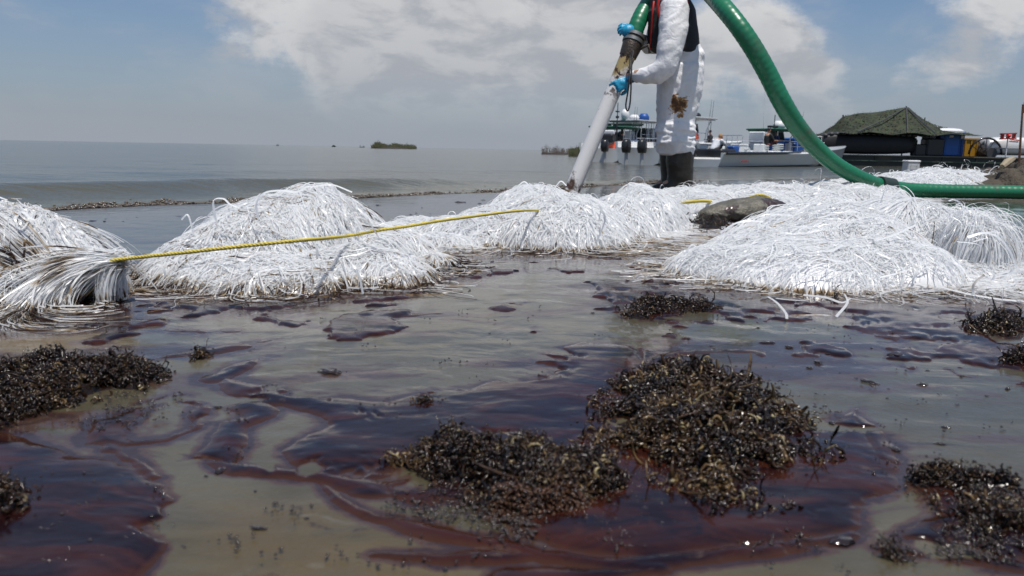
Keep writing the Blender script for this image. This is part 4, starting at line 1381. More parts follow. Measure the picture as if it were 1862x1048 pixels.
for q in (0.2, .8):
    cc = c1 * (1 - q) + c2 * q
    dd = (c2 - c1) / np.linalg.norm(c2 - c1)
    MB().tube([cc - dd * .012, cc + dd * .012], pr * 1.42, 20).build('clamp_band', simple('grey_steel', (.32, .32, .30), .35, metal=.8), pipe, 'auto')
mb = MB()
e0 = ax + np.array([.06, -.06, 0]); 
mb.tube([e0, e0 + np.array([.06, -.03, .03]), e0 + np.array([.07, -.03, -.03])], .010, 6)
mb.build('cam_lever', M_metal, pipe, True)

hp = [P(*q) for q in ((1152, 70, 6.16), (1158, 48, 6.18), (1170, 22, 6.24), (1190, -8, 6.36), (1212, -38, 6.48), (1236, -52, 6.42), (1262, -42, 6.15), (1286, -18, 5.9), (1312, 10, 5.6), (1340, 44, 5.45), (1370, 88, 5.4), (1396, 134, 5.4), (1420, 182, 5.4),
                      (1448, 228, 5.45), (1482, 268, 5.55), (1520, 300, 5.65), (1560, 322, 5.72), (1600, 337, 5.85), (1650, 345, 5.92), (1720, 348, 5.95), (1800, 349, 5.95), (1900, 351, 5.92), (2050, 354, 5.9), (2300, 360, 5.8))]
hc = np.array(catmull(hp, 8))
gz = land_z(hc[:, 0], hc[:, 1])
rs = np.interp(np.arange(len(hc)), [0, 100, 130, len(hc) - 1], [.062, .062, .052, .050])
hc[:, 2] = np.maximum(hc[:, 2], gz + rs * .85)
hose = empty('suction_hose', tuple(hc[0]), 0, 'thick green suction hose looping over the worker and down to the beach at right', 'hose')
s = np.concatenate([[0], np.cumsum(np.linalg.norm(np.diff(hc, axis=0), axis=1))])
si = np.arange(0, s[-1], .0085)
hw_ = np.stack([np.interp(si, s, hc[:, k]) for k in range(3)], 1)
hw_[:, 2] += .006 * np.sin(si * 5.1) * np.clip(si - 5, 0, 1)
rw = np.interp(si, s, rs) * (1 + .012 * np.sin(si * 2 * np.pi / .042))
mb = MB(); mb.tube(hw_ - hc[0], list(rw), 26); mb.build('hose_wall', M_hose, hose, True)
# helical rib stands a little proud
s = np.concatenate([[0], np.cumsum(np.linalg.norm(np.diff(hc, axis=0), axis=1))])
m = int(s[-1] / .012)
si = np.linspace(0.02, s[-1], m)
C = np.stack([np.interp(si, s, hc[:, k]) for k in range(3)], 1)
Tn = np.gradient(C, axis=0); Tn /= np.linalg.norm(Tn, axis=1, keepdims=True)
A = np.cross(Tn, [0.3, -1, .2]); A /= np.linalg.norm(A, axis=1, keepdims=True); B = np.cross(Tn, A)
ri = np.interp(si, s, rs)
# joint collar where the loop meets the run on the ground
j0 = P(1598, 337, 5.84); j1 = P(1622, 341, 5.88)
mb = MB(); mb.tube([j0 - hc[0], j1 - hc[0]], .066, 24); mb.build('collar', simple('dark_collar', (.02, .035, .03), .5), hose, 'auto')

cord = MB()
cp_ = [P(*q) for q in ((1152, 92, 6.03), (1146, 105, 6.02), (1145, 125, 5.98), (1144, 150, 5.95), (1141, 172, 5.97), (1138, 192, 5.98), (1141, 202, 5.98), (1145, 192, 5.98), (1147, 170, 5.97), (1148, 140, 5.96), (1149, 110, 6.0), (1152, 94, 6.03))]
cc = np.array(catmull(cp_, 6))
cord.tube(cc - cc[0], .006, 7)
cd = cord.build('lanyard_cord', M_cord, None, True)
cd.location = cc[0]
tag(cd, 'thin dark cord loop hanging from the pipe coupling by the worker\'s hand', 'cord')

# ------------------------------------------------------------------ worker
M_skin = simple('skin', (.42, .24, .16), .5, var=.1)
M_suit, t, b, o = mat('white_coverall')
co = t.new('ShaderNodeTexCoord').outputs['Object']
st = t.new('ShaderNodeAttribute', attribute_name='stain').outputs['Fac']
n1_ = t.noise(co, 5, 5, .6)
c = t.mix(t.ramp(n1_, .45, .75), (.90, .90, .92), (.80, .79, .78))
n2_ = t.noise(co, 16, 5, .7, .6)
ss_ = t.math('ADD', st, t.math('MULTIPLY', t.math('SUBTRACT', n2_, .5), 1.8))
c = t.mix(t.ramp(ss_, .52, .62), c, (.42, .22, .07))
c = t.mix(t.ramp(ss_, .66, .78), c, (.10, .04, .015))
t.l.new(c, b.inputs['Base Color']); b.inputs['Roughness'].default_value = .6
wr = t.noise(co, 13, 5, .62, 1.2)
t.l.new(t.bump(wr, .38, .03), b.inputs['Normal'])
tr = t.new('ShaderNodeBsdfTranslucent'); t.l.new(c, tr.inputs[0])
mx_ = t.new('ShaderNodeMixShader'); mx_.inputs[0].default_value = .12
t.l.new(b.outputs[0], mx_.inputs[1]); t.l.new(tr.outputs[0], mx_.inputs[2]); t.l.new(mx_.outputs[0], o.inputs[0])
M_vest = simple('black_vest', (.012, .012, .014), .75, var=.4, scale=8, bump=.4)
M_red = simple('red_trim', (.50, .02, .015), .5)
M_boot = simple('muddy_rubber_boot', (.020, .016, .011), .38, var=.5, scale=9, dirt=(.10, .07, .035), dirt_lo=.58, dirt_hi=.7, bump=.5)
M_glove = simple('blue_nitrile_glove', (.02, .30, .50), .38, var=.2, scale=20, bump=.4, bdist=.006)

ft = P(1236, 341, WY)
fz = float(land_z(ft[0], ft[1]))
ORG = np.array([ft[0], ft[1], fz])


def W(px, py, dy=0.0):
    return P(px, py, WY + dy) - ORG


pxm = WY / F_PX
HU = {}
worker_mb = MB()
b_ = worker_mb


def sec(px, py, dy, rx, ry, tilt=0.0):
    """horizontal body section: rx along the picture in px, ry metres across the body"""
    c = W(px, py, dy)
    return (c, (rx * pxm * math.cos(tilt), 0, rx * pxm * math.sin(tilt)), (0, ry, 0))


# bare continuous body
b_.loft([sec(1238, 128, 0, 24, .13), sec(1238, 105, 0, 31, .155), sec(1230, 70, 0, 28, .14), sec(1222, 35, 0, 30, .16), sec(1217, 8, 0, 28, .17), sec(1212, -8, 0, 20, .12), sec(1208, -18, 0, 12, .07)], 16)
capsule(b_, [W(1209, -14), W(1203, -36)], [.055, .052])
b_.ball(W(1198, -62), (.098, .075, .118), 16, 10)          # head, face to the left
b_.ball(W(1178, -62), (.022, .014, .020), 8, 6)            # nose
b_.ball(W(1184, -46), (.050, .048, .035), 10, 6)           # jaw
b_.ball(W(1202, -62, -.078), (.020, .010, .032), 8, 6)     # ears
b_.ball(W(1202, -62, .078), (.020, .010, .032), 8, 6)
for dy, hx, kx, kxx, fx_ in ((-.10, 1240, 1231, 1236, 1236), (.11, 1232, 1220, 1224, 1224)):
    capsule(b_, [W(hx, 118, dy), W(kx, 212, dy), W(kxx, 325, dy)], [.095, .062, .045])
    capsule(b_, [W(fx_ + 4, 334, dy), W(fx_ - 24, 336, dy)], [.045, .035])


# near arm (left arm) and far arm
NA = [W(1226, 14, -.19), W(1213, 122, -.30), W(1158, 136, -.20), W(1140, 142, -.13)]
FA = [W(1206, 8, .18), W(1190, 84, .20), W(1160, 74, .06), W(1150, 66, .02)]
capsule(b_, NA, [.070, .048, .036, .030])
capsule(b_, FA, [.066, .046, .034, .030])


def hand(mb, wrist, palm_end, palm_n, r=1.0, grip=None, thumb_side=1):
    """palm slab and five separate curled fingers closing round an axis"""
    wrist, palm_end, n_ = Vector(wrist), Vector(palm_end), Vector(palm_n).normalized()
    fwd = (palm_end - wrist).normalized()
    side = fwd.cross(n_).normalized()
    L = .095 * r
    secs_ = []
    for u, wd, th in ((0, .026, .018), (.25, .034, .017), (.6, .043, .016), (1, .041, .013)):
        secs_.append((wrist + fwd * L * u, side * wd * r, n_ * th * r))
    mb.loft(secs_, 12, .8)
    for k, (o_, ln) in enumerate(((.031, .072), (.0105, .082), (-.0105, .077), (-.030, .062))):
        p = wrist + fwd * L * .96 + side * o_ * r
        d = fwd.copy()
        pts = [p - fwd * .02 * r, p]
        bend = (.55, .95, .75)
        for q in range(3):
            axis = side
            d = Matrix.Rotation(-bend[q] if True else bend[q], 3, axis) @ d
            if grip is not None and d.dot(n_) > 0 and False: d = -d
            p = p + d * ln * r * (.42, .32, .26)[q]
            pts.append(p)
        capsule(mb, pts, [.0098 * r, .0100 * r, .0095 * r, .0088 * r, .0075 * r], 8)
    p = wrist + fwd * L * .25 + side * .028 * r * thumb_side
    t1 = p + (fwd * .5 + side * .75 * thumb_side - n_ * .3).normalized() * .034 * r
    t2 = t1 + (fwd * .8 + side * .25 * thumb_side - n_ * .75).normalized() * .028 * r
    t3 = t2 + (fwd * .5 - side * .2 * thumb_side - n_ * .9).normalized() * .022 * r
    capsule(mb, [p, t1, t2, t3], [.014 * r, .0125 * r, .011 * r, .009 * r], 8)


# near hand reaches to the pipe from the right; its back faces the camera
pa = PB + ax * .77
near_w, near_e = W(1143, 145, -.145), W(1120, 158, -.165)
far_w, far_e = W(1158, 64, .03), W(1136, 50, -.04)
hand(b_, near_w, near_e, (0.2, -1, .25), .98, thumb_side=-1)
hand(b_, far_w, far_e, (-.25, -.85, .5), .98, thumb_side=-1)
person = fused('person', worker_mb, .0085, M_skin, None, 2)
person.location = ORG
tag(person, 'worker in oil-smeared white coverall, black vest and blue gloves holding the pipe', 'person')

# coverall: closed baggy suit cut at neck, cuffs and boot tops
sb = MB()
sb.loft([sec(1240, 150, 0, 30, .17), sec(1240, 128, 0, 38, .205), sec(1239, 105, 0, 40, .205), sec(1232, 80, 0, 37, .19), sec(1226, 55, 0, 34, .19), sec(1221, 25, 0, 34, .195), sec(1218, 2, 0, 30, .19), sec(1213, -12, 0, 21, .13), sec(1209, -22, 0, 15, .085)], 20)
for dy, pts in ((-.10, ((1243, 118, 35), (1240, 150, 38), (1237, 178, 36), (1233, 208, 32), (1228, 236, 29), (1227, 256, 33), (1228, 272, 33), (1228, 281, 28))),
                (.115, ((1233, 118, 34), (1227, 160, 32), (1222, 200, 29), (1222, 235, 27), (1224, 262, 29), (1226, 276, 26)))):
    sb.loft([(W(a, c, dy), (r_ * pxm, 0, 0), (0, r_ * pxm * .86, 0)) for a, c, r_ in pts], 18)
capsule(sb, [W(1226, 16, -.19), W(1224, 55, -.25), W(1216, 100, -.29), W(1213, 120, -.30)], [.112, .105, .088, .078], 16)
capsule(sb, [W(1213, 120, -.30), W(1195, 134, -.265), W(1172, 138, -.22), W(1152, 138, -.175)], [.080, .078, .064, .042], 16)
capsule(sb, [W(1206, 12, .18), W(1198, 50, .21), W(1192, 78, .20)], [.105, .09, .075], 14)
capsule(sb, [W(1192, 80, .20), W(1178, 82, .13), W(1163, 71, .06)], [.075, .066, .042], 14)
sb.ball(W(1266, 103, 0), (.052, .17, .065), 12, 8)           # blouse of cloth under the vest at the back
# bunched folds above the boots, knee and elbow
rg = random.Random(5)
for k in range(9):
    yy = 232 + k * 5.2
    cx_ = 1228 + rg.uniform(-2, 3)
    r1 = 31 + rg.uniform(-3, 3)
    ring = []
    for q in range(17):
        an = 2 * math.pi * q / 16
        ring.append(W(cx_, yy + 5 * math.sin(an * 1 + k), -.10) + np.array([math.cos(an) * r1 * pxm, math.sin(an) * r1 * pxm * .88, 0]))
    sb.tube(ring, .0095 + .004 * rg.random(), 6, cap=False)


def fold_disp(c):
    a = fbm(c[:, 0] * 4.5 + c[:, 2] * 3, c[:, 1] * 4, c[:, 2] * 9 - c[:, 0] * 5, octaves=3, seed=101, gain=.4)
    rdg = (1 - np.clip(np.abs(2 * a - 1) * 3.6, 0, 1)) ** .8
    e = fbm(c[:, 0] * 22, c[:, 1] * 22, c[:, 2] * 38 + c[:, 0] * 20, octaves=2, seed=107)
    legs = smooth01((.52 - c[:, 2]) / .25) * .75 + .45
    # long folds fanning down from the seat
    hip = np.exp(-((c[:, 2] - .78) / .2) ** 2)
    fan = np.sin(c[:, 0] * 85 + (c[:, 2] - .9) * 55 + 5 * a)
    return legs * .015 * (rdg - .4) + .002 * (e - .5) * legs + .0015 * hip * fan


suit = fused('coverall', sb, .0105, M_suit, person, 3, fold_disp)
me = suit.data
cv = np.empty(len(me.vertices) * 3, np.float32); me.vertices.foreach_get('co', cv); cv = cv.reshape(-1, 3)
stv = np.zeros(len(cv))
for (a, c_, dy, r_, amt) in ((1236, 190, -.25, .095, 1.0), (1230, 180, -.25, .06, .9), (1238, 206, -.25, .06, .9), (1222, 186, -.25, .028, .7), (1168, 66, -.02, .05, .9), (1178, 62, 0.05, .04, .75), (1207, 282, -.2, .035, .45),
                           (1205, 262, -.2, .03, .4), (1180, 139, -.28, .02, .6), (1150, 140, -.2, .03, .6), (1213, 240, -.2, .04, .25), (1262, 150, -.1, .08, .2)):
    dd = np.linalg.norm((cv - W(a, c_, dy)) * np.array([1, .55, 1]), axis=1)
    stv = np.maximum(stv, amt * np.exp(-(dd / r_) ** 2))
at_ = me.attributes.new('stain', 'FLOAT', 'POINT'); at_.data.foreach_set('value', stv.astype(np.float32))

vb = MB()
vb.loft([sec(1229, 99, 0, 42, .222, -.12), sec(1228, 92, 0, 43, .226, -.10), sec(1226, 70, 0, 42.5, .222, -.04), sec(1223, 45, 0, 42, .215), sec(1221, 20, 0, 41, .200), sec(1218, 2, 0, 36, .170), sec(1214, -12, 0, 27, .12), sec(1210, -20, 0, 18, .09)], 22)
for px_, r_ in ((1189, 11), (1192, 10)):
    vb.loft([sec(px_, 90, -.06, r_, .08), sec(px_ + 1, 60, -.06, r_ + 1, .085), sec(px_ + 1, 20, -.06, r_, .08)], 12)
vest = fused('vest', vb, .011, M_vest, person, 2, lambda c: .007 * (fbm(c[:, 0] * 18, c[:, 1] * 18, c[:, 2] * 14, octaves=2, seed=7) - .5))
for dy in (-.222, .222):
    ring = []
    for q in range(20):
        an = 2 * math.pi * q / 19
        ring.append(W(1223 + 27 * math.cos(an), 14 - 36 * math.sin(an), dy * (1 + .05 * math.sin(an))) + np.array([0, .018 * (1 if dy < 0 else -1) * max(0, math.sin(an)), 0]))
    MB().tube(ring, .010, 8).build('armhole_trim', M_red, vest, True)
MB().tube([W(1189, 2, -.17), W(1186, 30, -.15), W(1184, 60, -.13), W(1183, 90, -.1)], .007, 6).build('front_trim', M_red, vest, True)

for dy, hx in ((-.10, 1240), (.115, 1226)):
    bb = MB()
    s0 = 26 if dy < 0 else 24
    bb.loft([(W(hx - 4, 274, dy), (s0 * .98 * pxm, 0, 0), (0, .095, 0)), (W(hx - 4, 300, dy), (s0 * .92 * pxm, 0, 0), (0, .09, 0)), (W(hx - 3, 320, dy), (s0 * .88 * pxm, 0, 0), (0, .08, 0)), (W(hx - 4, 338, dy), (s0 * .92 * pxm, 0, 0), (0, .07, 0)), (W(hx - 4, 344, dy), (s0 * .9 * pxm, 0, 0), (0, .06, 0))], 16)
    bb.loft([(W(hx + 14, 339, dy), (0, .05, 0), (0, 0, .035)), (W(hx - 10, 337, dy), (0, .058, 0), (0, 0, .05)), (W(hx - 30, 340, dy), (0, .056, 0), (0, 0, .034)), (W(hx - 40, 342, dy), (0, .035, 0), (0, 0, .02))], 12)
    bo = fused('boot', bb, .010, M_boot, person, 3, lambda c: .010 * (fbm(c[:, 0] * 12, c[:, 1] * 12, c[:, 2] * 16, octaves=3, seed=31) - .5))
gb = MB(); hand(gb, near_w, near_e, (0.2, -1, .25), 1.14, thumb_side=-1)
capsule(gb, [W(1152, 140, -.165), near_w], [.042, .034], 12)
gb.ball(W(1131, 152, -.15), (.05, .03, .035), 10, 7)
fused('glove', gb, .0055, M_glove, person, 2)
gb = MB(); hand(gb, far_w, far_e, (-.25, -.85, .5), 1.18, thumb_side=-1)
capsule(gb, [W(1163, 70, .05), far_w], [.042, .034], 12)
gb.ball(W(1143, 57, -.06), (.06, .045, .05), 10, 7)
fused('glove', gb, .0055, M_glove, person, 2)
MB().tube([W(1144, 141, -.16), W(1151, 147, -.155)], .036, 12).build('wrist_tape', simple('oily_tape', (.10, .03, .02), .5), person, True)
hb = MB(); hb.ball(W(1200, -70), (.106, .086, .10), 16, 9)
hair = hb.build('hair', simple('dark_hair', (.02, .014, .01), .7), person, True)
for v in hair.data.vertices:
    if v.co.z < W(1200, -68)[2] and v.co.x < W(1202, 0)[0]: v.co.z = W(1200, -68)[2]
for dy in (-.034, .034):
    MB().ball(W(1179, -66, dy), .011, 8, 6).build('eye', simple('eye_white', (.5, .5, .48), .2), person, True)
MB().ball(W(1179, -47, 0), (.012, .026, .007), 8, 5).build('mouth', simple('lips', (.32, .12, .10), .5), person, True)

# puddle mud kicked up around the boots
mb = MB()
pc = G(1240, 347)
for k in range(9):
    mb.ball((pc[0] + .26 * math.cos(k * .9) * (.4 + .1 * k), pc[1] + .12 * math.sin(k * 1.3), pc[2] + .002), (.11, .07, .022), 10, 6)
mud = fused('mud_mound', mb, .012, M_mud, None, 2, lambda c: .02 * (fbm(c[:, 0] * 12, c[:, 1] * 12, octaves=3, seed=5) - .5))
tag(mud, 'churned brown mud and weed around the worker\'s boots', 'mud', kind='stuff')

# ------------------------------------------------------------------ boats
M_gel = simple('white_gelcoat', (.74, .75, .75), .3, var=.06, scale=1.5, coat=.3, dirt=(.55, .54, .50), dirt_lo=.6, dirt_hi=.8)
M_hull2 = simple('greyed_white_hull', (.40, .42, .44), .35, var=.1, scale=1.2, coat=.2, dirt=(.32, .31, .27), dirt_lo=.5, dirt_hi=.75)
M_black = simple('black_plastic', (.015, .015, .017), .4, var=.3, coat=.2)
M_green = simple('green_canvas', (.012, .085, .055), .7, var=.2)
M_dgreen = simple('dark_green_paint', (.006, .045, .035), .4, var=.2)
M_alu = simple('aluminium', (.62, .63, .64), .3, metal=.85, var=.1)
M_glass = simple('tinted_windscreen', (.05, .07, .075), .08, spec=.8)
M_blue = simple('blue_plastic', (.015, .085, .32), .45, var=.15)
M_orange = simple('orange_canvas', (.75, .11, .05), .7, var=.15, bump=.4)
M_dome = simple('white_radome', (.78, .78, .78), .3)
M_net = simple('grey_netting', (.42, .45, .45), .8, var=.4, bump=.8, scale=3)
M_tan = simple('skin_far', (.38, .20, .13), .6)


def cloth(name, c): return simple(name, c, .8, var=.2)


def hull(mb, L, B, free, draft=.25, bow_rise=.25, flip=None, ns=14, z0=None):
    V, F = [], []
    for i in range(ns):
        s_ = i / (ns - 1)
        hw = B / 2 * (1 - max(0, (s_ - .45) / .55) ** 2.4) * (.94 + .06 * min(1, s_ * 4))
        hw = max(hw, .015)
        zs = free + bow_rise * s_ ** 2.2
        zk = -draft + (draft + free * .55) * max(0, (s_ - .8) / .2) ** 2
        x = s_ * L + .0
        rk = .18 * L * max(0, (s_ - .75) / .25) ** 1.5
        ch = .04 + .10 * s_
        row = [(x - rk * .5, 0, zk), (x - rk * .3, hw * .80, ch * free * 2), (x, hw, zs), (x, hw * .88, zs + .015), (x, hw * .86, zs - .22 if s_ < .75 else zs - .02)]
        V += row + [(a, -b, c) for a, b, c in row[1:]]
    m = 9
    for i in range(ns - 1):
        a, b = i * m, (i + 1) * m
        for q0, q1 in ((0, 1), (1, 2), (2, 3), (3, 4)):
            F.append((a + q0, b + q0, b + q1, a + q1))
        for q0, q1 in ((0, 5), (5, 6), (6, 7), (7, 8)):
            F.append((a + q1, b + q1, b + q0, a + q0))
        F.append((a + 4, b + 4, b + 8, a + 8))
    F.append((0, 1, 2, 3, 4, 8, 7, 6, 5))
    e = (ns - 1) * m
    F.append((e + 5, e + 6, e + 7, e + 8, e + 4, e + 3, e + 2, e + 1, e))
    mb.add(V, F)


def outboard(root, x, y, s=1.0, col=None):
    s = s * .82
    g = empty('outboard_motor', (x, y, 0), 0, parent=root)
    mb = MB(); mb.loft([((-.25 * s, 0, .55 * s), (.22 * s, 0, 0), (0, .15 * s, 0)), ((-.27 * s, 0, .75 * s), (.27 * s, 0, 0), (0, .19 * s, 0)), ((-.27 * s, 0, 1.05 * s), (.27 * s, 0, 0), (0, .18 * s, 0)), ((-.25 * s, 0, 1.18 * s), (.17 * s, 0, 0), (0, .12 * s, 0))], 12, .7)
    mb.build('cowling', col or M_black, g, True)
    mb = MB(); mb.box((-.25 * s, 0, .15 * s), (.20 * s, .12 * s, .9 * s), bevel=.03); mb.box((-.28 * s, 0, -.32 * s), (.42 * s, .05 * s, .25 * s), bevel=.02)
    mb.build('leg', M_hull2, g)
    return g


def ttop(root, x, z0, z1, ln, wd, mat_top, x_top=None, posts=True, domes=(), pitch=0):
    xt = x if x_top is None else x_top
    g = empty('t_top', (xt, 0, z1), 0, parent=root)
    mb = MB(); mb.box((0, 0, 0), (ln, wd, .07), bevel=.03, tilt=(0, pitch)); mb.box((0, 0, -.06), (ln * .92, wd * .9, .05))
    mb.build('roof_panel', mat_top, g)
    for sx in (-.38, .36):
        for sy in (-.42, .42):
            MB().tube([(x - xt + sx * ln * .62, sy * wd * .8, z0 - z1), (x - xt + sx * ln * .70, sy * wd * .85, (z0 - z1) * .4), (sx * ln * .92, sy * wd, -.05)], .024, 6).build('post', M_alu, g)
    MB().tube([(x - xt - .24 * ln, -.34 * wd, (z0 - z1) * .5), (x - xt + .24 * ln, -.34 * wd, (z0 - z1) * .5)], .018, 6).build('cross_bar', M_alu, g)
    for (dx, dyy, r_, h_, mt) in domes:
        mb = MB(); mb.loft([((dx, dyy, .04), (r_ * .7, 0, 0), (0, r_ * .7, 0)), ((dx, dyy, .10), (r_, 0, 0), (0, r_, 0)), ((dx, dyy, .04 + h_ * .6), (r_, 0, 0), (0, r_, 0)), ((dx, dyy, .04 + h_), (r_ * .6, 0, 0), (0, r_ * .6, 0))], 14)
        mb.build('radome', mt, g, True)
    return g


def console(root, x, z, mt=None, h=1.0):
    g = MB(); g.box((x, 0, z + h / 2), (.7, .8, h), bevel=.06)
    c = g.build('console', mt or M_gel, root)
    mb = MB(); mb.box((x + .22, 0, z + h + .2), (.05, .74, .42), bevel=.01, tilt=(0, -.35)); mb.build('windscreen', M_glass, c)
    mb = MB()
    ring = [(x - .42 + .02 * math.sin(a), .18 * math.cos(a), z + h * .85 + .18 * math.sin(a)) for a in [k * math.pi / 8 for k in range(17)]]
    mb.tube(ring, .014, 5, cap=False); mb.tube([(x - .42, 0, z + h * .85), (x - .3, 0, z + h * .85)], .015, 5)
    mb.build('steering_wheel', M_black, c)
    mb = MB(); mb.box((x - 1.0, 0, z + .35), (.45, .9, .7), bevel=.05); mb.box((x - 1.18, 0, z + .95), (.10, .9, .5), bevel=.04)
    mb.build('seat', M_gel, root)


def rail(root, pts, zlow, name='bow_rail', r=.016, posts=True):
    g = MB(); g.tube(pts, r, 6)
    if posts:
        for p in pts[::2]: g.tube([p, (p[0], p[1], zlow)], r * .8, 5)
    return g.build(name, M_alu, root)


def boat(px0, px1, ywl0, ywl1, label, B=2.2, free=.62, hullmat=None, Y0=None, Y1=None, **k):
    h0 = 255 + .0185 * px0; h1 = 255 + .0185 * px1
    Y0 = Y0 or .5 * F_PX / (ywl0 - h0); Y1 = Y1 or .5 * F_PX / (ywl1 - h1)
    a = P(px0, ywl0, Y0); c = P(px1, ywl1, Y1)
    d = c[:2] - a[:2]; L = float(np.hypot(*d)); yaw = math.atan2(d[1], d[0])
    root = empty('motorboat', (a[0], a[1], .0), yaw, label, 'boat', 'motorboats moored off the beach')
    mb = MB(); hull(mb, L, B, free, **{q: k[q] for q in ('bow_rise', 'draft') if q in k})
    mb.build('hull', hullmat or M_gel, root, 'auto')
    mb = MB()
    n_ = 14; V, F = [], []
    return root, L, yaw


G_B = 'motorboats moored off the beach'
# leftmost boat: green canopy and mast
r1, L, yw = boat(1090, 1215, 293, 290, 'leftmost moored motorboat with green canopy, whip mast and white hull', 2.3, .85, M_gel, Y0=37, Y1=46, bow_rise=.3)
outboard(r1, -.05, -.35, 1.05); outboard(r1, -.05, .35, 1.05)
ttop(r1, 1.7, .6, 1.62, 1.9, 1.9, M_green, domes=((-.3, 0, .02, .02, M_dome),))
console(r1, 1.8, .25, M_gel, .75)
MB().tube([(.75, -.5, .6), (.75, -.5, 1.9)], .035, 6).tube([(.75, -.5, 1.9), (.75, -.5, 2.7)], .02, 6).box((.75, -.5, 2.3), (.28, .1, .06)).box((.75, -.5, 2.05), (.12, .12, .1)).build('mast', M_black, r1)
rail(r1, [(.3, -1.0, .95), (1.2, -1.05, 1.0), (2.4, -1.05, 1.0), (3.4, -.95, 1.02)], .65, 'side_rail')
mb = MB(); mb.box((.5, -.2, 1.05), (.55, .6, .5), bevel=.08); mb.build('canvas_cover', M_black, r1)

# second boat, white hardtop, just behind
r2, L, yw = boat(1125, 1250, 291, 289, 'moored motorboat with long white hardtop seen between the pipe and the worker', 2.4, .75, M_gel, Y0=40, Y1=47)
ttop(r2, 1.7, .7, 2.02, 2.7, 1.9, M_hull2, domes=((-.2, 0, .26, .28, M_dome), (1.1, .1, .28, .40, M_blue), (-1.2, 0, .2, .5, M_dome)))
ttop(r2, .3, .7, 1.82, 1.3, 1.7, M_dgreen)
console(r2, 1.9, .3, M_black, 1.0)
for k in range(6):
    MB().tube([(1.2 + k * .28, -.8, .8), (1.3 + k * .28, -.8, 1.9)], .016, 5).build('rod', M_alu if k % 2 else M_black, r2)

# third: twin black outboards, white flared hull, orange bag, T-top with radome right of the worker
r3, L, yw = boat(1160, 1345, 296, 292, 'moored motorboat with twin black outboards, reaching behind the worker\'s legs', 2.4, .88, M_gel, Y0=31.5, Y1=38, bow_rise=.2)
outboard(r3, -.1, -.36, 1.0); outboard(r3, -.1, .36, 1.0)
ttop(r3, 3.6, .7, 1.92, 1.9, 1.9, M_hull2, domes=((-.25, 0, .30, .42, M_dome), (.35, -.2, .22, .2, M_black)))
console(r3, 3.7, .3, M_gel, 1.0)
mb = MB(); mb.loft([((2.9, -.3, 1.45), (.1, 0, 0), (0, .2, 0)), ((2.95, -.3, 1.35), (.55, 0, 0), (0, .45, 0)), ((3.0, -.3, 1.05), (.6, 0, .05), (0, .5, 0)), ((2.95, -.3, .98), (.3, 0, 0), (0, .3, 0))], 12, .7)
mb.build('orange_cover', M_orange, r3, True)
MB().tube([(-.5, -1.15, 1.0), (.1, -1.5, .45), (.5, -1.6, .05)], .035, 6).build('ladder_pole', M_alu, r3)
MB().tube([(.4, -1.0, .86), (1.6, -1.05, .95), (2.6, -1.05, .95)], .018, 6).build('side_rail', M_alu, r3)

# long white open boat in front
r4, L, yw = boat(1266, 1500, 304, 303, 'long low white open motorboat right of the worker, nearest the beach', 2.3, .50, M_gel, Y0=28.5, Y1=36, bow_rise=.12)
mb = MB(); mb.tube([(.1, -1.12, .50), (2, -1.17, .52), (4.5, -1.13, .55), (6.2, -.85, .60), (7.2, -.5, .66)], .05, 8); mb.build('rub_rail', M_black, r4)
strokes = MB()
for k in range(6):
    x_ = 1.05 + k * .09
    strokes.tube([(x_, -1.145, .20), (x_ + .03, -1.15, .27)], .008, 4).tube([(x_ + .03, -1.15, .27), (x_ + .06, -1.145, .21)], .008, 4)
strokes.build('red_hull_lettering', M_red, r4)
mb = MB(); mb.box((.8, 0, .5), (1.0, 1.6, .3), bevel=.05); mb.build('rear_locker', M_black, r4)
mb = MB(); mb.box((5.3, 0, .58), (1.8, 1.2, .10), bevel=.04); mb.build('fore_deck', M_gel, r4)
nb = MB(); rg = random.Random(2)
for k in range(14): nb.ball((2.6 + rg.uniform(-.75, .75), rg.uniform(-.5, .5), .60 + rg.uniform(-.05, .12)), (.30, .28, .13), 8, 6)
fused('net_heap', nb, .05, M_net, None, 1, lambda c: .06 * (fbm(c[:, 0] * 5, c[:, 1] * 5, c[:, 2] * 5, seed=3) - .5))
nh = bpy.data.objects['net_heap']; nh.matrix_world = Matrix.Translation(r4.location) @ Matrix.Rotation(yw, 4, 'Z')
tag(nh, 'heap of grey netting lying in the long white boat', 'net')
rp = MB(); rp.tube([(.9, -.6, 1.0), (1.8, -.6, .98), (3.2, -.5, .97), (4.0, -.4, 1.0)], .012, 5)
rp.tube([(.9, -.6, 1.0), (.9, -.6, .5)], .018, 5); rp.tube([(4.0, -.4, 1.0), (4.0, -.4, .5)], .018, 5)
rp.build('side_rail', M_alu, r4)
outboard(r4, -.1, 0, .8)

# green T-top boat behind it, with bow rails
r5, L, yw = boat(1375, 1535, 298, 300, 'patrol motorboat with green T-top, radome and looped bow rails behind the hose', 2.3, .62, M_hull2, Y0=37, Y1=40.5, bow_rise=.35)
ttop(r5, 1.0, .6, 1.62, 1.7, 1.8, M_green, domes=((.25, -.1, .28, .36, M_dome),))
MB().tube([(.45, -.5, 1.65), (.45, -.5, 2.25)], .02, 5).build('antenna', M_black, r5)
MB().box((.85, -.1, 1.75), (.5, .3, .1), bevel=.03).build('light_bar', M_black, r5)
console(r5, 1.1, .3, M_blue, .85)
mb = MB(); mb.box((2.4, 0, .9), (.7, .9, .75), bevel=.06); mb.build('blue_locker', M_blue, r5)
mb = MB(); mb.box((2.75, -.3, 1.3), (.38, .06, .9), bevel=.02); mb.build('blue_signboard', M_blue, r5)
mb = MB(); mb.box((2.75, -.335, 1.32), (.14, .01, .5)); mb.build('white_sign_panel', M_gel, r5)
mb = MB()
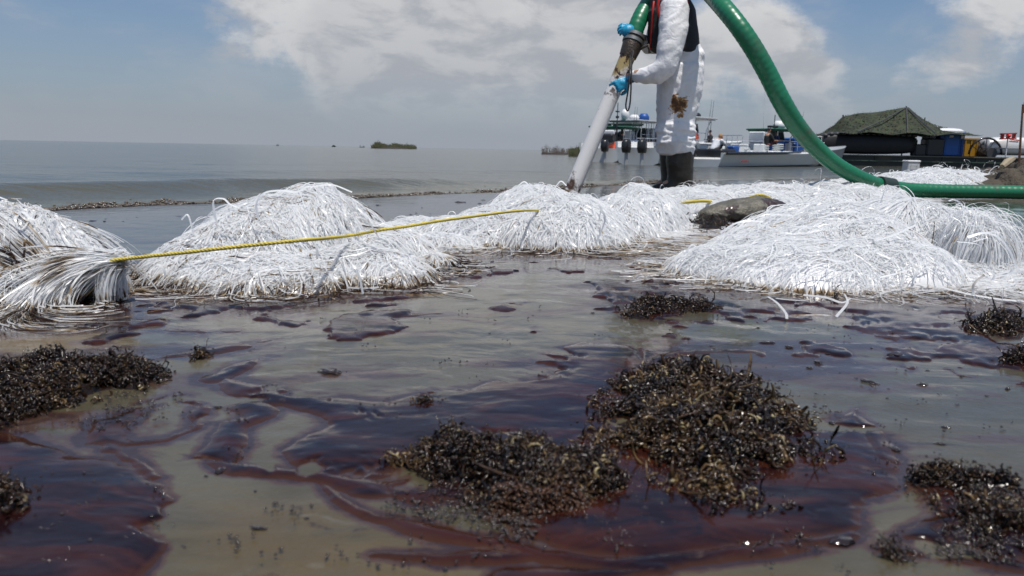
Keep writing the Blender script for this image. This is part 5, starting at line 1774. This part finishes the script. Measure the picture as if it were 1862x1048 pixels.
V = [(2.55, -1.165, .62), (3.05, -1.13, .66), (2.75, -1.0, .12), (2.25, -1.04, .10)]
V2 = [(a, b - .012, c) for a, b, c in V]
mb.add(V + V2, [(3, 2, 1, 0), (4, 5, 6, 7), (0, 1, 5, 4), (1, 2, 6, 5), (2, 3, 7, 6), (3, 0, 4, 7)])
mb.build('green_hull_stripe', M_dgreen, r5)
for k, x_ in enumerate((3.15, 3.5)):
    MB().tube([(x_ - .18, -.6, .8), (x_ - .17, -.6, 1.15), (x_ - .05, -.6, 1.3 + .06 * k), (x_ + .22, -.6, 1.3 + .06 * k), (x_ + .25, -.6, 1.15), (x_ + .15, -.6, .8)], .025, 6).build('bow_rail', M_dome, r5)
MB().tube([(3.7, -.5, .75), (3.95, -.5, .8), (4.15, -.45, 1.1)], .02, 6).build('bow_rail', M_dome, r5)


def clutter(root, spots, seed):
    rg = random.Random(seed)
    mats_ = [M_gel, M_black, M_blue, M_net, M_orange, M_dgreen, M_hull2, M_alu]
    for (x, y, z, kind) in spots:
        if kind == 'cooler':
            mb = MB(); mb.box((x, y, z + .18), (.62, .36, .34), bevel=.04); mb.box((x, y, z + .37), (.65, .39, .06), bevel=.02)
            mb.build('cooler', rg.choice([M_gel, M_blue]), root)
        elif kind == 'cabin':
            mb = MB(); mb.box((x, y, z + .5), (1.3, 1.4, 1.0), bevel=.08); c_ = mb.build('cabin', M_gel, root)
            for q in (-.42, 0, .42): MB().box((x + q, y - .71, z + .68), (.34, .03, .36), bevel=.01).build('window', M_glass, c_)
        elif kind == 'rod':
            MB().tube([(x, y, z), (x + .08, y, z + .9), (x + .22, y, z + 1.9)], [.02, .012, .006], 4).build('rod', M_black, root)
        elif kind == 'whip':
            MB().tube([(x, y, z), (x - .1, y, z + 2.2)], [.022, .006], 5).build('antenna', M_gel, root)
        elif kind == 'rail':
            mb = MB()
            pts = [(x, y, z + .45), (x + 1.0, y, z + .47), (x + 2.0, y * .96, z + .5)]
            mb.tube(pts, .018, 5); mb.tube([(a, b, c - .22) for a, b, c in pts], .012, 5)
            for k in range(5): mb.tube([(x + k * .5, y, z), (x + k * .5, y, z + .47)], .014, 5)
            mb.build('side_rail', M_alu, root)
        elif kind == 'crate':
            MB().box((x, y, z + .2), (rg.uniform(.3, .6), .4, rg.uniform(.25, .5)), rz=rg.uniform(-.3, .3), bevel=.03).build('crate', rg.choice(mats_), root)
        elif kind == 'fender':
            MB().tube([(x, y, z - .25), (x, y, z - .18), (x, y, z + .12), (x, y, z + .2)], [.03, .10, .10, .03], 8).build('fender', rg.choice([M_gel, M_black]), root, True)
        elif kind == 'coil':
            ring = [(x + .2 * math.cos(a), y + .2 * math.sin(a), z + .04 + .012 * a) for a in [k * .5 for k in range(40)]]
            MB().tube(ring, .025, 5).build('rope_coil', M_net, root)


clutter(r1, [(3.2, -.6, .7, 'rail'), (.6, -.3, .5, 'crate'), (2.9, -.3, .6, 'cooler'), (1.0, -1.16, .5, 'fender'), (3.6, -1.1, .55, 'fender'), (2.3, -.7, .7, 'rod'), (2.6, -.7, .7, 'rod'), (4.2, -.2, .7, 'crate'), (1.4, .3, 1.65, 'whip')], 1)
clutter(r2, [(3.2, 0, .7, 'cabin'), (.6, -1.1, .7, 'rail'), (2.4, -.6, .7, 'crate'), (1.0, .2, 1.9, 'whip'), (4.5, -1.0, .8, 'rail'), (.3, -.5, .7, 'cooler')], 2)
clutter(r3, [(4.7, -1.05, .8, 'rail'), (5.6, -.3, .75, 'cooler'), (5.0, -.4, .7, 'crate'), (2.4, -.5, .7, 'crate'), (4.3, -.6, .8, 'rod'), (4.5, -.6, .8, 'rod'), (3.4, .3, 1.95, 'whip'), (1.4, -1.2, .5, 'fender'), (5.0, -1.2, .5, 'fender')], 3)
clutter(r4, [(1.5, -.5, .42, 'crate'), (2.2, -.4, .45, 'cooler'), (4.4, -.2, .55, 'coil'), (3.9, -.3, .5, 'crate'), (5.2, -.4, .62, 'coil'), (1.2, .3, .45, 'cooler')], 4)
clutter(r5, [(1.7, -.4, .6, 'crate'), (2.0, -.6, .6, 'cooler'), (.3, -.4, .55, 'crate'), (1.5, -.7, .6, 'rod'), (2.2, -.5, .6, 'rod'), (.9, -1.1, .62, 'rail'), (.8, .4, 1.6, 'whip')], 5)

# ------------------------------------------------------------------ small figures
def figure(label, at, yaw, pose, shirt, pants, head=None, hat=None, scale=1.0):
    """body mesh with face and hands, clothing and hair as children; local +x is forward"""
    J = dict(
        stand=dict(hip=(0, .95), chest=(.02, 1.35), neck=(.03, 1.48), head=(.06, 1.64), knee=(.03, .5), foot=(0, .06), elbow=(.12, 1.12), hand=(.34, 1.10)),
        bend=dict(hip=(-.1, .85), chest=(.22, 1.15), neck=(.34, 1.24), head=(.44, 1.34), knee=(.1, .48), foot=(0, .06), elbow=(.36, .92), hand=(.5, .75)),
        sit=dict(hip=(0, .10), chest=(.06, .50), neck=(.08, .62), head=(.11, .78), knee=(.42, .32), foot=(.52, -.1), elbow=(.2, .32), hand=(.42, .32)),
        crouch=dict(hip=(0, .22), chest=(.22, .52), neck=(.32, .62), head=(.42, .72), knee=(.38, .42), foot=(.12, .05), elbow=(.44, .40), hand=(.62, .25)))[pose]
    q = lambda k, y=0: (J[k][0], y, J[k][1])
    bm_ = MB()
    capsule(bm_, [q('hip'), q('chest')], [.13, .15], 12)
    capsule(bm_, [q('chest'), q('neck'), q('head')], [.09, .055, .06], 10)
    bm_.ball(q('head'), (.095, .078, .12), 12, 8)
    hx, hz = J['head']
    bm_.ball((hx + .095, 0, hz - .01), (.02, .014, .022), 6, 4)
    for s_ in (-1, 1):
        bm_.ball((hx, s_ * .08, hz), (.02, .012, .03), 6, 4)
        capsule(bm_, [q('hip', .09 * s_), q('knee', .11 * s_), q('foot', .11 * s_)], [.09, .06, .045], 8)
        capsule(bm_, [q('foot', .11 * s_), (J['foot'][0] + .14, .11 * s_, J['foot'][1] - .02)], [.045, .035], 8)
        capsule(bm_, [(J['chest'][0], .19 * s_, J['chest'][1] + .06), q('elbow', .24 * s_), q('hand', .18 * s_)], [.06, .045, .03], 8)
        hq = Vector(q('hand', .18 * s_))
        bm_.ball(hq + Vector((.04, 0, 0)), (.045, .02, .035), 6, 5)
        for f_ in range(4):
            capsule(bm_, [hq + Vector((.06, 0, .025 - .017 * f_)), hq + Vector((.11, 0, .02 - .017 * f_))], [.009, .007], 5)
        capsule(bm_, [hq + Vector((.03, 0, .03)), hq + Vector((.07, 0, .055))], [.011, .008], 5)
    o_ = fused('person', bm_, .018, M_tan, None, 1)
    o_.location = at; o_.rotation_euler = (0, 0, yaw); o_.scale = (scale,) * 3
    tag(o_, label, 'person')
    sh = MB()
    capsule(sh, [q('hip'), q('chest'), (J['neck'][0], 0, J['neck'][1] - .05)], [.155, .185, .08], 12)
    for s_ in (-1, 1):
        e = Vector(q('elbow', .24 * s_)); a_ = Vector((J['chest'][0], .19 * s_, J['chest'][1] + .06))
        capsule(sh, [a_, a_.lerp(e, .85)], [.08, .065], 8)
    fused('shirt', sh, .022, shirt, o_, 1, lambda c: .015 * (fbm(c[:, 0] * 12, c[:, 1] * 12, c[:, 2] * 12, seed=2) - .5))
    pn = MB()
    for s_ in (-1, 1):
        capsule(pn, [q('hip', .09 * s_), q('knee', .11 * s_), q('foot', .11 * s_)], [.115, .085, .07], 8)
    fused('trousers', pn, .022, pants, o_, 1)
    hb_ = MB()
    if hat is not None:
        hb_.loft([((hx, 0, hz + .03), (.15, 0, 0), (0, .13, 0)), ((hx, 0, hz + .045), (.12, 0, 0), (0, .10, 0)), ((hx, 0, hz + .13), (.10, 0, 0), (0, .09, 0)), ((hx, 0, hz + .165), (.05, 0, 0), (0, .05, 0))], 14)
        hb_.build('hat', hat, o_, True)
    else:
        hb_.ball((hx - .02, 0, hz + .035), (.10, .088, .10), 10, 6)
        hb_.build('hair', head or M_black, o_, True)
    return o_


M_sw, M_sb, M_sj = cloth('white_shirt', (.72, .74, .78)), cloth('black_shirt', (.02, .02, .022)), cloth('dark_trousers', (.04, .035, .035))
def on(root, x, y, z, yw_=None):
    m = Matrix.Translation(root.location) @ Matrix.Rotation(root.rotation_euler.z, 4, 'Z')
    return m @ Vector((x, y, z))
figure('man in white shirt bending down in the long white boat beside the worker', on(r4, .75, -.2, .42), yw + .1, 'crouch', M_sw, M_sj, head=cloth('sandy_hair', (.35, .18, .07)), scale=.9)
figure('man in black T-shirt sitting high on the patrol boat beside its green T-top', on(r5, .0, -.5, .78), .4, 'sit', M_sb, cloth('maroon_shorts', (.10, .03, .03)), scale=1.0)
figure('dark-clothed man at the stern under the leftmost boat\'s green canopy', on(r1, 1.2, -.3, .35), .2, 'bend', M_sb, M_sj, scale=.72)
figure('dark-clothed man standing further forward under the leftmost boat\'s green canopy', on(r1, 2.3, -.2, .30), 2.8, 'stand', M_sb, M_sj, scale=.70)
figure('man in dark clothes aboard the green T-topped patrol boat by its console', on(r5, .55, -.55, .42), .3, 'stand', cloth('navy_shirt', (.02, .035, .09)), M_sj, scale=.64)
figure('person in dark jacket by the console of the motorboat with twin outboards', on(r3, 4.8, -.5, .38), 3.0, 'stand', cloth('grey_jacket', (.05, .05, .06)), M_sj, scale=.62)

# ------------------------------------------------------------------ barge and everything on it
BY = 42.0
def Bp(px, py, dy=0): return P(px, py, BY + dy)
sB = BY / F_PX
M_barge = simple('black_barge_steel', (.022, .026, .022), .55, var=.5, scale=.8, dirt=(.07, .05, .03), dirt_lo=.55, dirt_hi=.75, bump=.3)
xl, xr = Bp(1488, 290)[0], Bp(2080, 290)[0]
top = Bp(1650, 283)[2]
barge = empty('barge', (xl, BY, 0), 0, 'long low black work barge with two rub strips lying off the beach at right', 'barge')
mb = MB()
Lb = xr - xl
V = []
for y_ in (0, 9.0):
    V += [(0, y_, top), (.25, y_, .12), (1.6, y_, -.4), (Lb, y_, -.4), (Lb, y_, top)]
mb.add(V, [(0, 1, 2, 3, 4), (9, 8, 7, 6, 5), (0, 4, 9, 5), (0, 5, 6, 1), (1, 6, 7, 2), (3, 8, 9, 4)])
mb.build('hull', M_barge, barge)
M_rub = simple('worn_rub_strip', (.13, .12, .09), .6, var=.4, scale=2)
MB().box((Lb / 2, -.04, top - .03), (Lb, .08, .06)).build('deck_edge', M_rub, barge)
MB().box((Lb / 2, -.03, top - .30), (Lb - .6, .06, .05)).build('rub_strip', simple('green_rub_strip', (.07, .10, .07), .6), barge)
for k in range(10):
    MB().box((1.2 + k * 1.75, -.025, top - .17), (.07, .04, .20)).build('hull_rib', M_barge, barge)

M_bund = simple('black_rubber_sheet', (.010, .010, .011), .55, var=.5, scale=3, bump=.6)
M_bundt = simple('grey_black_fold', (.055, .055, .06), .5, var=.5, scale=3, bump=.5)
x0b, x1b = Bp(1487, 270)[0], Bp(1672, 270)[0]
z0b, z1b = Bp(1580, 281)[2], Bp(1580, 244)[2]
bund = empty('rubber_bladder', ((x0b + x1b) / 2, BY + .9, z0b), 0, 'long black rubber bladder with rolled lumpy top standing on the barge under the netting', 'bladder')
hw = (x1b - x0b) / 2; hh_ = z1b - z0b
mb = MB()
secs = []
for k in range(13):
    u = k / 12
    a = min(1, math.sin(math.pi * min(max(u, .02), .98)) ** .12)
    secs.append(((-hw + 2 * hw * u, 0, hh_ * .5), (0, .8 * a, 0), (0, 0, hh_ * .5 * a)))
mb.loft(secs, 16, .3); mb.build('bladder_wall', M_bund, bund, True)
nr = 17
for k in range(nr):
    u = (k + .5) / nr
    xx = -hw + 2 * hw * u
    drop = .25 * max(0, 1 - u * 8)
    mb = MB(); mb.loft([((xx - .14, -.45, hh_ - .06 - drop), (0, .10, 0), (0, 0, .05)), ((xx - .08, -.45, hh_ - .02 - drop), (0, .26, 0), (0, 0, .11)), ((xx + .08, -.45, hh_ - .02 - drop), (0, .26, 0), (0, 0, .11)), ((xx + .15, -.45, hh_ - .07 - drop), (0, .10, 0), (0, 0, .05))], 10)
    mb.build('top_roll', M_bundt, bund, True)

M_camo, t, b, o = mat('camouflage_net')
pos = t.new('ShaderNodeTexCoord').outputs['Object']
c = t.mix(t.ramp(t.noise(pos, 2.2, 4, .7, .5), .42, .55), (.020, .027, .014), (.038, .052, .024))
c = t.mix(t.ramp(t.noise(pos, 4.5, 4, .7, .5), .55, .62), c, (.040, .031, .018))
c = t.mix(t.ramp(t.noise(pos, 9, 4, .7), .56, .62), c, (.012, .016, .010))
t.l.new(c, b.inputs['Base Color']); b.inputs['Roughness'].default_value = .9
t.l.new(t.bump(t.noise(pos, 14, 4, .7), .4, .04), b.inputs['Normal'])
ridge = [(1500, 246), (1512, 238), (1522, 222), (1533, 211), (1560, 207), (1600, 203), (1645, 195), (1652, 195), (1664, 206), (1680, 218), (1700, 228), (1720, 233), (1736, 236), (1742, 242)]
rx = [Bp(a, b_, 2.0)[0] for a, b_ in ridge]; rz = [Bp(a, b_, 2.0)[2] for a, b_ in ridge]
tx0 = rx[0]
nx, ny = 120, 27
xs = np.linspace(rx[0], rx[-1], nx); zr = np.interp(xs, rx, rz)
zl = np.array([Bp(1600, 243)[2]] * nx) - .05 * np.sin(xs * 3)
Vt = []
for j in range(ny):
    v = j / (ny - 1) * 2 - 1
    prof = (1 - abs(v)) ** 1.15
    z_ = zl + (zr - zl) * prof
    Vt.append(np.stack([xs + .05 * np.sin(v * 9), np.full(nx, BY + 2.0 + v * 2.4) + 0 * xs, z_ + .06 * (fbm(xs * 1.4, np.full(nx, v * 3.), octaves=4, seed=6) - .5)], -1))
Vt = np.array(Vt)
tent = empty('camouflage_net', (tx0, BY + 2, top), 0, 'peaked camouflage net strung over the barge like a tent', 'camouflage net')
off = np.array(tent.location)
np_mesh('net_cover', Vt.reshape(-1, 3) - off, grid_faces(ny, nx), M_camo, tent)
# leafy scraps standing off the net
rng = np.random.default_rng(9)
k_ = 2200
jj, ii = rng.integers(0, ny, k_), rng.integers(0, nx, k_)
c = Vt[jj, ii] + rng.normal(0, .025, (k_, 3)) + np.array([0, 0, .01])
V, F = pebbles(c - off, rng.uniform(.02, .05, k_), .2, 3)
o_ = np_mesh('net_scraps', V, F, M_camo, tent, smooth=False); o_['kind'] = 'stuff'
for px_, py_ in ((1533, 211), (1648, 195), (1700, 228)):
    q = Bp(px_, py_, 2.0)
    MB().tube([(q[0] - off[0], 0, 0), (q[0] - off[0], 0, q[2] - off[2] + .05)], .04, 6).build('tent_pole', M_black, tent)
q = Bp(1682, 214, 2.0)
MB().tube([(q[0] - off[0], 0, .9), (q[0] - off[0], 0, q[2] - off[2])], .03, 6).build('tent_pole', M_black, tent)
tp_pts = [Bp(1533, 211, 1.9) - off, Bp(1590, 218, .9) - off, Bp(1600, 240, -.35) - off]
for aa, bb in (((1648, 196), (1560, 240)), ((1648, 196), (1650, 242)), ((1648, 196), (1700, 242))):
    p_, q_ = Bp(*aa, 1.95) - off, Bp(*bb, -.42) - off
    MB().tube([p_, (p_ + q_) / 2 + np.array([0, -.05, -.05]), q_], .035, 5).build('net_seam', M_bundt, tent)

# dim machinery shapes under the right end of the net
mb = MB(); q = Bp(1700, 281, .6)
mb.box((0, 0, .45), (.9, .8, .9), bevel=.06); mb.box((-.7, 0, .3), (.6, .6, .6), bevel=.05); mb.tube([(-.3, -.3, .9), (-.3, -.3, 1.2), (.2, -.3, 1.25)], .05, 6)
o_ = mb.build('pump', M_black); o_.location = (q[0] - .2, q[1], top)
tag(o_, 'dark pump unit in the shade beside the man in the blue hard hat', 'pump')

figure('man in a blue hard hat half hidden behind the barge machinery', tuple(np.array([Bp(1671, 270)[0], BY + .55, top - .55])), 3.0, 'stand', cloth('dark_green_shirt', (.03, .035, .025)), M_sj, hat=simple('blue_hard_hat', (.03, .25, .62), .35), scale=.98)

# portable toilet
def Bx(px): return Bp(px, 280)[0]
tw = Bx(1762) - Bx(1710); th_ = Bp(1735, 240)[2] - top
toi = empty('portable_toilet', ((Bx(1710) + Bx(1762)) / 2, BY + 1.0, top), .12, 'blue portable toilet with white domed roof standing on the barge', 'toilet')
mb = MB(); mb.box((0, 0, th_ / 2), (tw * .94, 1.1, th_), bevel=.04)
mb.build('cabin', M_blue, toi)
MB().box((-.05, -.57, th_ * .48), (tw * .55, .04, th_ * .88), bevel=.015).build('door', simple('lighter_blue_door', (.02, .12, .42), .45), toi)
MB().box((-.12, -.60, th_ * .82), (.22, .02, .10), bevel=.01).build('white_vent_label', M_dome, toi)
MB().box((.5, -.60, th_ * .80), (.18, .02, .16), bevel=.01).build('white_vent_label', M_dome, toi)
for k in (-.55, -.38, .38, .52):
    MB().box((k, -.565, th_ * .4), (.05, .05, th_ * .7), bevel=.015).build('moulded_rib', M_blue, toi)
secs = [((0, 0, th_ - .02), (tw * .5, 0, 0), (0, .6, 0)), ((0, 0, th_ + .07), (tw * .51, 0, 0), (0, .6, 0)), ((0, 0, th_ + .17), (tw * .40, 0, 0), (0, .45, 0)), ((0, 0, th_ + .21), (tw * .18, 0, 0), (0, .2, 0))]
MB().loft(secs, 16, .5).build('roof', M_dome, toi, 'auto')
MB().tube([(-.4, .3, th_ + .1), (-.4, .3, th_ + .32)], .05, 8).build('vent_pipe', M_dome, toi)
q0, q1 = Bx(1697), Bx(1708)
mb = MB(); mb.box((0, 0, th_ * .44), (q1 - q0, .9, th_ * .9), bevel=.03); mb.box((0, -.46, th_ * .5), ((q1 - q0) * .6, .03, th_ * .7))
o_ = mb.build('locker', simple('grey_locker', (.22, .23, .25), .5)); o_.location = ((q0 + q1) / 2 - .02, BY + .9, top)
tag(o_, 'tall narrow grey locker against the left side of the blue toilet', 'locker')

# yellow container
q0, q1 = Bx(1768), Bx(1815); hc_ = Bp(1790, 251)[2] - top
yc = empty('yellow_container', ((q0 + q1) / 2, BY + 2.2, top), 0, 'mustard yellow steel container between the blue toilet and the white tank', 'container')
M_yel = simple('mustard_paint', (.46, .24, .018), .55, var=.15, scale=2, dirt=(.2, .1, .02), dirt_lo=.58, dirt_hi=.75)
wc = q1 - q0 + .5
MB().box((.1, 0, hc_ / 2), (wc, 1.8, hc_), bevel=.02).build('body', M_yel, yc)
for k in range(6):
    MB().box((.1 - wc / 2 + .15 + k * (wc - .3) / 5, -.915, hc_ / 2), (.06, .05, hc_ * .92)).build('corrugation', M_yel, yc)
MB().box((.1, -.92, hc_ - .04), (wc, .07, .07)).build('top_beam', M_yel, yc)

# big dark wheels of the hose reel
reel = empty('hose_reel', (Bx(1808), BY + .3, top), 0, 'dark hose reel with two overlapping hoops in front of the yellow container', 'hose reel')
for dx, r_, dy in ((-.30, .85, 0), (.35, .80, .5)):
    ring = [(dx + r_ * math.cos(a), dy, .12 + r_ * math.sin(a)) for a in [k * math.pi / 14 for k in range(15)]]
    MB().tube(ring, .055, 8).build('hoop', M_black, reel, True)
    for k in range(1, 6):
        a = k * math.pi / 6
        MB().tube([(dx, dy, .12), (dx + r_ * math.cos(a), dy, .12 + r_ * math.sin(a))], .022, 5).build('spoke', M_metal, reel)
MB().tube([(0, -.1, .2), (0, .7, .2)], .28, 14).build('drum', M_bundt, reel, 'auto')

q = Bx(1827)
rk = empty('red_rack', (q, BY - .1, top), 0, 'red metal rack on a white post in front of the white tank', 'rack')
MB().tube([(0, 0, 0), (0, 0, .95)], .035, 6).build('post', M_dome, rk)
mb = MB()
for z_ in (.95, 1.2): mb.box((0, 0, z_), (.72, .3, .06), tilt=(0, -.06))
for x_ in (-.3, 0, .3): mb.box((x_, 0, 1.08), (.06, .25, .28))
mb.build('cage', simple('red_paint', (.45, .02, .02), .5), rk)
MB().ball((-.05, -.18, 1.08), .09, 8, 6).build('red_lamp', simple('bright_red_plastic', (.8, .03, .02), .3), rk, True)

tk = empty('white_tank', (Bx(1868), BY + 1.0, top), 0, 'white rounded tank truck body cut off by the right edge on the barge', 'tank')
hT = Bp(1850, 250)[2] - top
MB().loft([((-1.85, 0, hT * .45), (0, .5, 0), (0, 0, hT * .30)), ((-1.75, 0, hT * .5), (0, .62, 0), (0, 0, hT * .42)), ((-1.1, 0, hT * .56), (0, .75, 0), (0, 0, hT * .46)), ((2.4, 0, hT * .56), (0, .75, 0), (0, 0, hT * .46)), ((2.6, 0, hT * .5), (0, .6, 0), (0, 0, hT * .36))], 18, .6).build('tank_body', M_gel, tk, 'auto')
MB().box((-.6, -.74, hT * .88), (.5, .03, .06), tilt=(0, .1)).build('red_mark', M_red, tk)
MB().box((-.3, -.76, hT * .45), (3.0, .04, .05)).build('side_moulding', simple('grey_mould', (.35, .36, .37), .5), tk)

# white cool box floating in the shallows
q = P(1655.5, 312, 23.5)
cb = empty('cool_box', (q[0], q[1], .0), .1, 'white cool box with handle floating just off the black barge hull', 'cool box')
MB().box((0, 0, .16), (.37, .30, .36), bevel=.02).build('body', simple('white_plastic', (.60, .61, .63), .4), cb)
MB().box((0, 0, .37), (.40, .33, .06), bevel=.02).build('lid', simple('white_lid', (.72, .73, .74), .4), cb)
MB().tube([(-.09, -.165, .29), (-.09, -.19, .25), (.09, -.19, .25), (.09, -.165, .29)], .010, 6).build('handle', M_hull2, cb)

# debris bank at the right edge
db = empty('debris_bank', tuple(G(1850, 336)), 0, 'brown muddy bank of roots and washed-up debris at the right edge', 'debris')
off = np.array(db.location)
mb = MB(); rg = random.Random(4)
for k in range(26):
    px_ = rg.uniform(1812, 2100); g = G(px_, rg.uniform(331, 341)); sc_ = g[1] / F_PX
    hgt_m = (20 + 26 * smooth01((px_ - 1800) / 60)) * sc_ * rg.uniform(.4, .95)
    mb.ball(g - off, (24 * sc_, .5, hgt_m), 10, 8)
    if k % 3 == 0: g = G(rg.uniform(1740, 1830), 338); mb.ball(g - off, (20 * g[1] / F_PX, .3, 6 * g[1] / F_PX), 8, 6)
fused('mud_body', mb, .035, M_bank, db, 1, lambda c: .16 * (fbm(c[:, 0] * 5, c[:, 1] * 5, c[:, 2] * 7, octaves=4, seed=13) - .5) + .05 * (fbm(c[:, 0] * 22, c[:, 1] * 22, c[:, 2] * 22, octaves=2, seed=3) - .5))
for k in range(34):
    g = G(rg.uniform(1808, 1900), rg.uniform(332, 339)) - off
    z_ = rg.uniform(.02, .30)
    a = rg.uniform(-.3, .9)
    l_ = rg.uniform(.2, .5)
    p0 = Vector((g[0], g[1] - .55, g[2] + z_))
    MB().tube([p0, p0 + Vector((l_ * .5 * math.cos(a), rg.uniform(-.1, .1), l_ * .5 * math.sin(a) + .02)), p0 + Vector((l_ * math.cos(a), rg.uniform(-.15, .15), l_ * math.sin(a)))], [.03, .025, .012], 6).build('root', M_bank if k % 3 else M_mud, db, True)
p0 = P(1822, 304, 9.0); p1 = P(1842, 289, 9.2)
o_ = MB().tube([p0, (p0 + p1) / 2 + np.array([0, 0, .01]), p1], [.03, .045, .03], 8).build('driftwood', simple('pale_driftwood', (.30, .25, .17), .8, var=.3, bump=.6))
tag(o_, 'pale stub of driftwood poking up from the debris bank', 'driftwood')
p0 = P(1853, 296, 9.6); p1 = P(1860, 190, 9.6)
fl = empty('marker_pole', tuple(p0), 0, 'thin brown marker pole with a red rag at its top by the right edge', 'pole')
MB().tube([p0 * 0, p1 - p0], [.014, .010], 6).build('pole', simple('brown_stick', (.12, .06, .035), .8), fl)
q = p1 - p0
vs = []
for i in range(5):
    for j in range(6):
        vs.append((q[0] + .008 + .05 * j / 5 + .004 * math.sin(i * 2), q[1] + .012 * math.sin(j * 1.8 + i * .6), q[2] + .03 - .13 * i / 4 - .012 * j / 5))
mb = MB(); mb.add(vs, [tuple(a) for a in grid_faces(5, 6)])
mb.build('red_rag', simple('red_cloth', (.40, .05, .04), .8), fl, True)

# ------------------------------------------------------------------ marsh islands
M_reed = simple('marsh_reed', (.095, .105, .045), .8, var=.5, scale=1.5, dirt=(.17, .14, .08), dirt_lo=.5, dirt_hi=.65)
M_twig = simple('dead_twigs', (.16, .13, .11), .85, var=.3, scale=3)
M_peat = simple('dark_peat', (.030, .020, .016), .8, var=.5, scale=2)


def island(px0, px1, ybase, hts, label, twig=False, n=700, seed=1, dens_px=1.0):
    rng = np.random.default_rng(seed)
    hy = 255 + .0185 * (px0 + px1) / 2
    Y = .5 * F_PX / max(ybase - hy, 1)
    a, c_ = P(px0, ybase, Y), P(px1, ybase, Y)
    s_ = Y / F_PX
    root = empty('marsh_island', ((a[0] + c_[0]) / 2, Y, 0), 0, label, 'island')
    hwid = (c_[0] - a[0]) / 2
    mb = MB()
    mb.loft([((-hwid, 0, -.1), (0, .5, 0), (0, 0, .12))] + [((-hwid + 2 * hwid * u, 0, -.05), (0, 4 * s_ * 10 * math.sin(math.pi * min(max(u, .1), .9)), 0), (0, 0, (3.4 + 1.0 * math.sin(u * 17)) * s_ + .05)) for u in [.02, .1, .25, .4, .55, .7, .85, .97]] + [((hwid, 0, -.1), (0, .5, 0), (0, 0, .10))], 10)
    mb.build('peat_bank', M_peat, root, True)
    x = rng.uniform(-hwid * .97, hwid * .97, n)
    yv = rng.uniform(-1, 1, n) * 20 * s_
    u = (x / hwid + 1) / 2
    H = np.interp(u, [h[0] for h in hts], [h[1] for h in hts]) * s_ * rng.uniform(.35, 1.0, n)
    lean = rng.normal(0, .18, n)
    T = 4
    pts = np.stack([np.stack([x + lean * H * (k / 3) ** 1.5, yv, H * k / 3], -1) for k in range(T)], 1)
    V, Q = ribbons(pts, np.full(n, (.75 if not twig else .5) * s_), rng, .1)
    o_ = np_mesh('reeds', V, Q, M_twig if twig else M_reed, root); o_['kind'] = 'stuff'
    nt = 22 if not twig else 26
    for k in range(nt):
        uu = rng.random(); xx = -hwid + 2 * hwid * uu
        h_ = np.interp(uu, [h[0] for h in hts], [h[1] for h in hts]) * s_ * rng.uniform(.9, 1.35)
        mb = MB(); l_ = rng.normal(0, .12)
        mb.tube([(xx, 0, 0), (xx + l_ * h_ * .5, 0, h_ * .5), (xx + l_ * h_, 0, h_)], [.30 * s_, .24 * s_, .12 * s_], 4)
        for _ in range(5):
            z0_ = h_ * rng.uniform(.3, .85); d_ = rng.choice([-1, 1]) * h_ * rng.uniform(.12, .3)
            mb.tube([(xx + l_ * z0_, 0, z0_), (xx + l_ * z0_ + d_, rng.normal(0, .1), z0_ + abs(d_) * rng.uniform(.6, 1.4))], [.16 * s_, .08 * s_], 3)
        mb.build('dead_shrub', M_twig, root)
    return root


island(676, 757, 271, [(0, 5), (.1, 13), (.2, 11), (.4, 7), (.5, 11), (.7, 8), (.9, 9), (1, 6)], 'small reed-topped marsh island on the horizon left of the pipe', n=900, seed=3)
island(984, 1062, 281.5, [(0, 11), (.2, 14), (.5, 12), (.75, 12), (1, 10)], 'low marsh island with bare dead shrubs behind the suction pipe', twig=True, n=260, seed=4)
island(1034, 1086, 285, [(0, 14), (.3, 17), (.6, 21), (1, 14)], 'dark bushy marsh point between the pipe and the leftmost boat', n=800, seed=5)

for px_, lab, w_ in ((603, 'tiny dark work boat on the horizon left of the marsh island', 8), (654, 'faint pair of posts and skiff on the horizon beside the marsh island', 9), (502, 'very faint white craft on the far left horizon', 6)):
    q = P(px_, 256.5 + .0185 * px_, 500)
    s_ = 500 / F_PX
    root = empty('distant_boat', (q[0], 500, 0), 0, lab, 'boat', 'craft far out on the horizon')
    mb = MB(); hull(mb, w_ * s_, 1.2, 1.0 * s_, draft=.1, bow_rise=.3)
    o_ = mb.build('hull', M_hull2 if w_ == 6 else M_black, root)
    if w_ == 9: MB().tube([(.4, 0, 0), (.4, 0, 4 * s_)], .15, 4).tube([(2.6, 0, 0), (2.6, 0, 3.5 * s_)], .15, 4).build('post', M_twig, root)
    else: MB().box((w_ * s_ * .45, 0, 2 * s_), (w_ * s_ * .5, .8, 2.2 * s_)).build('cabin', M_dgreen if w_ == 8 else M_hull2, root)
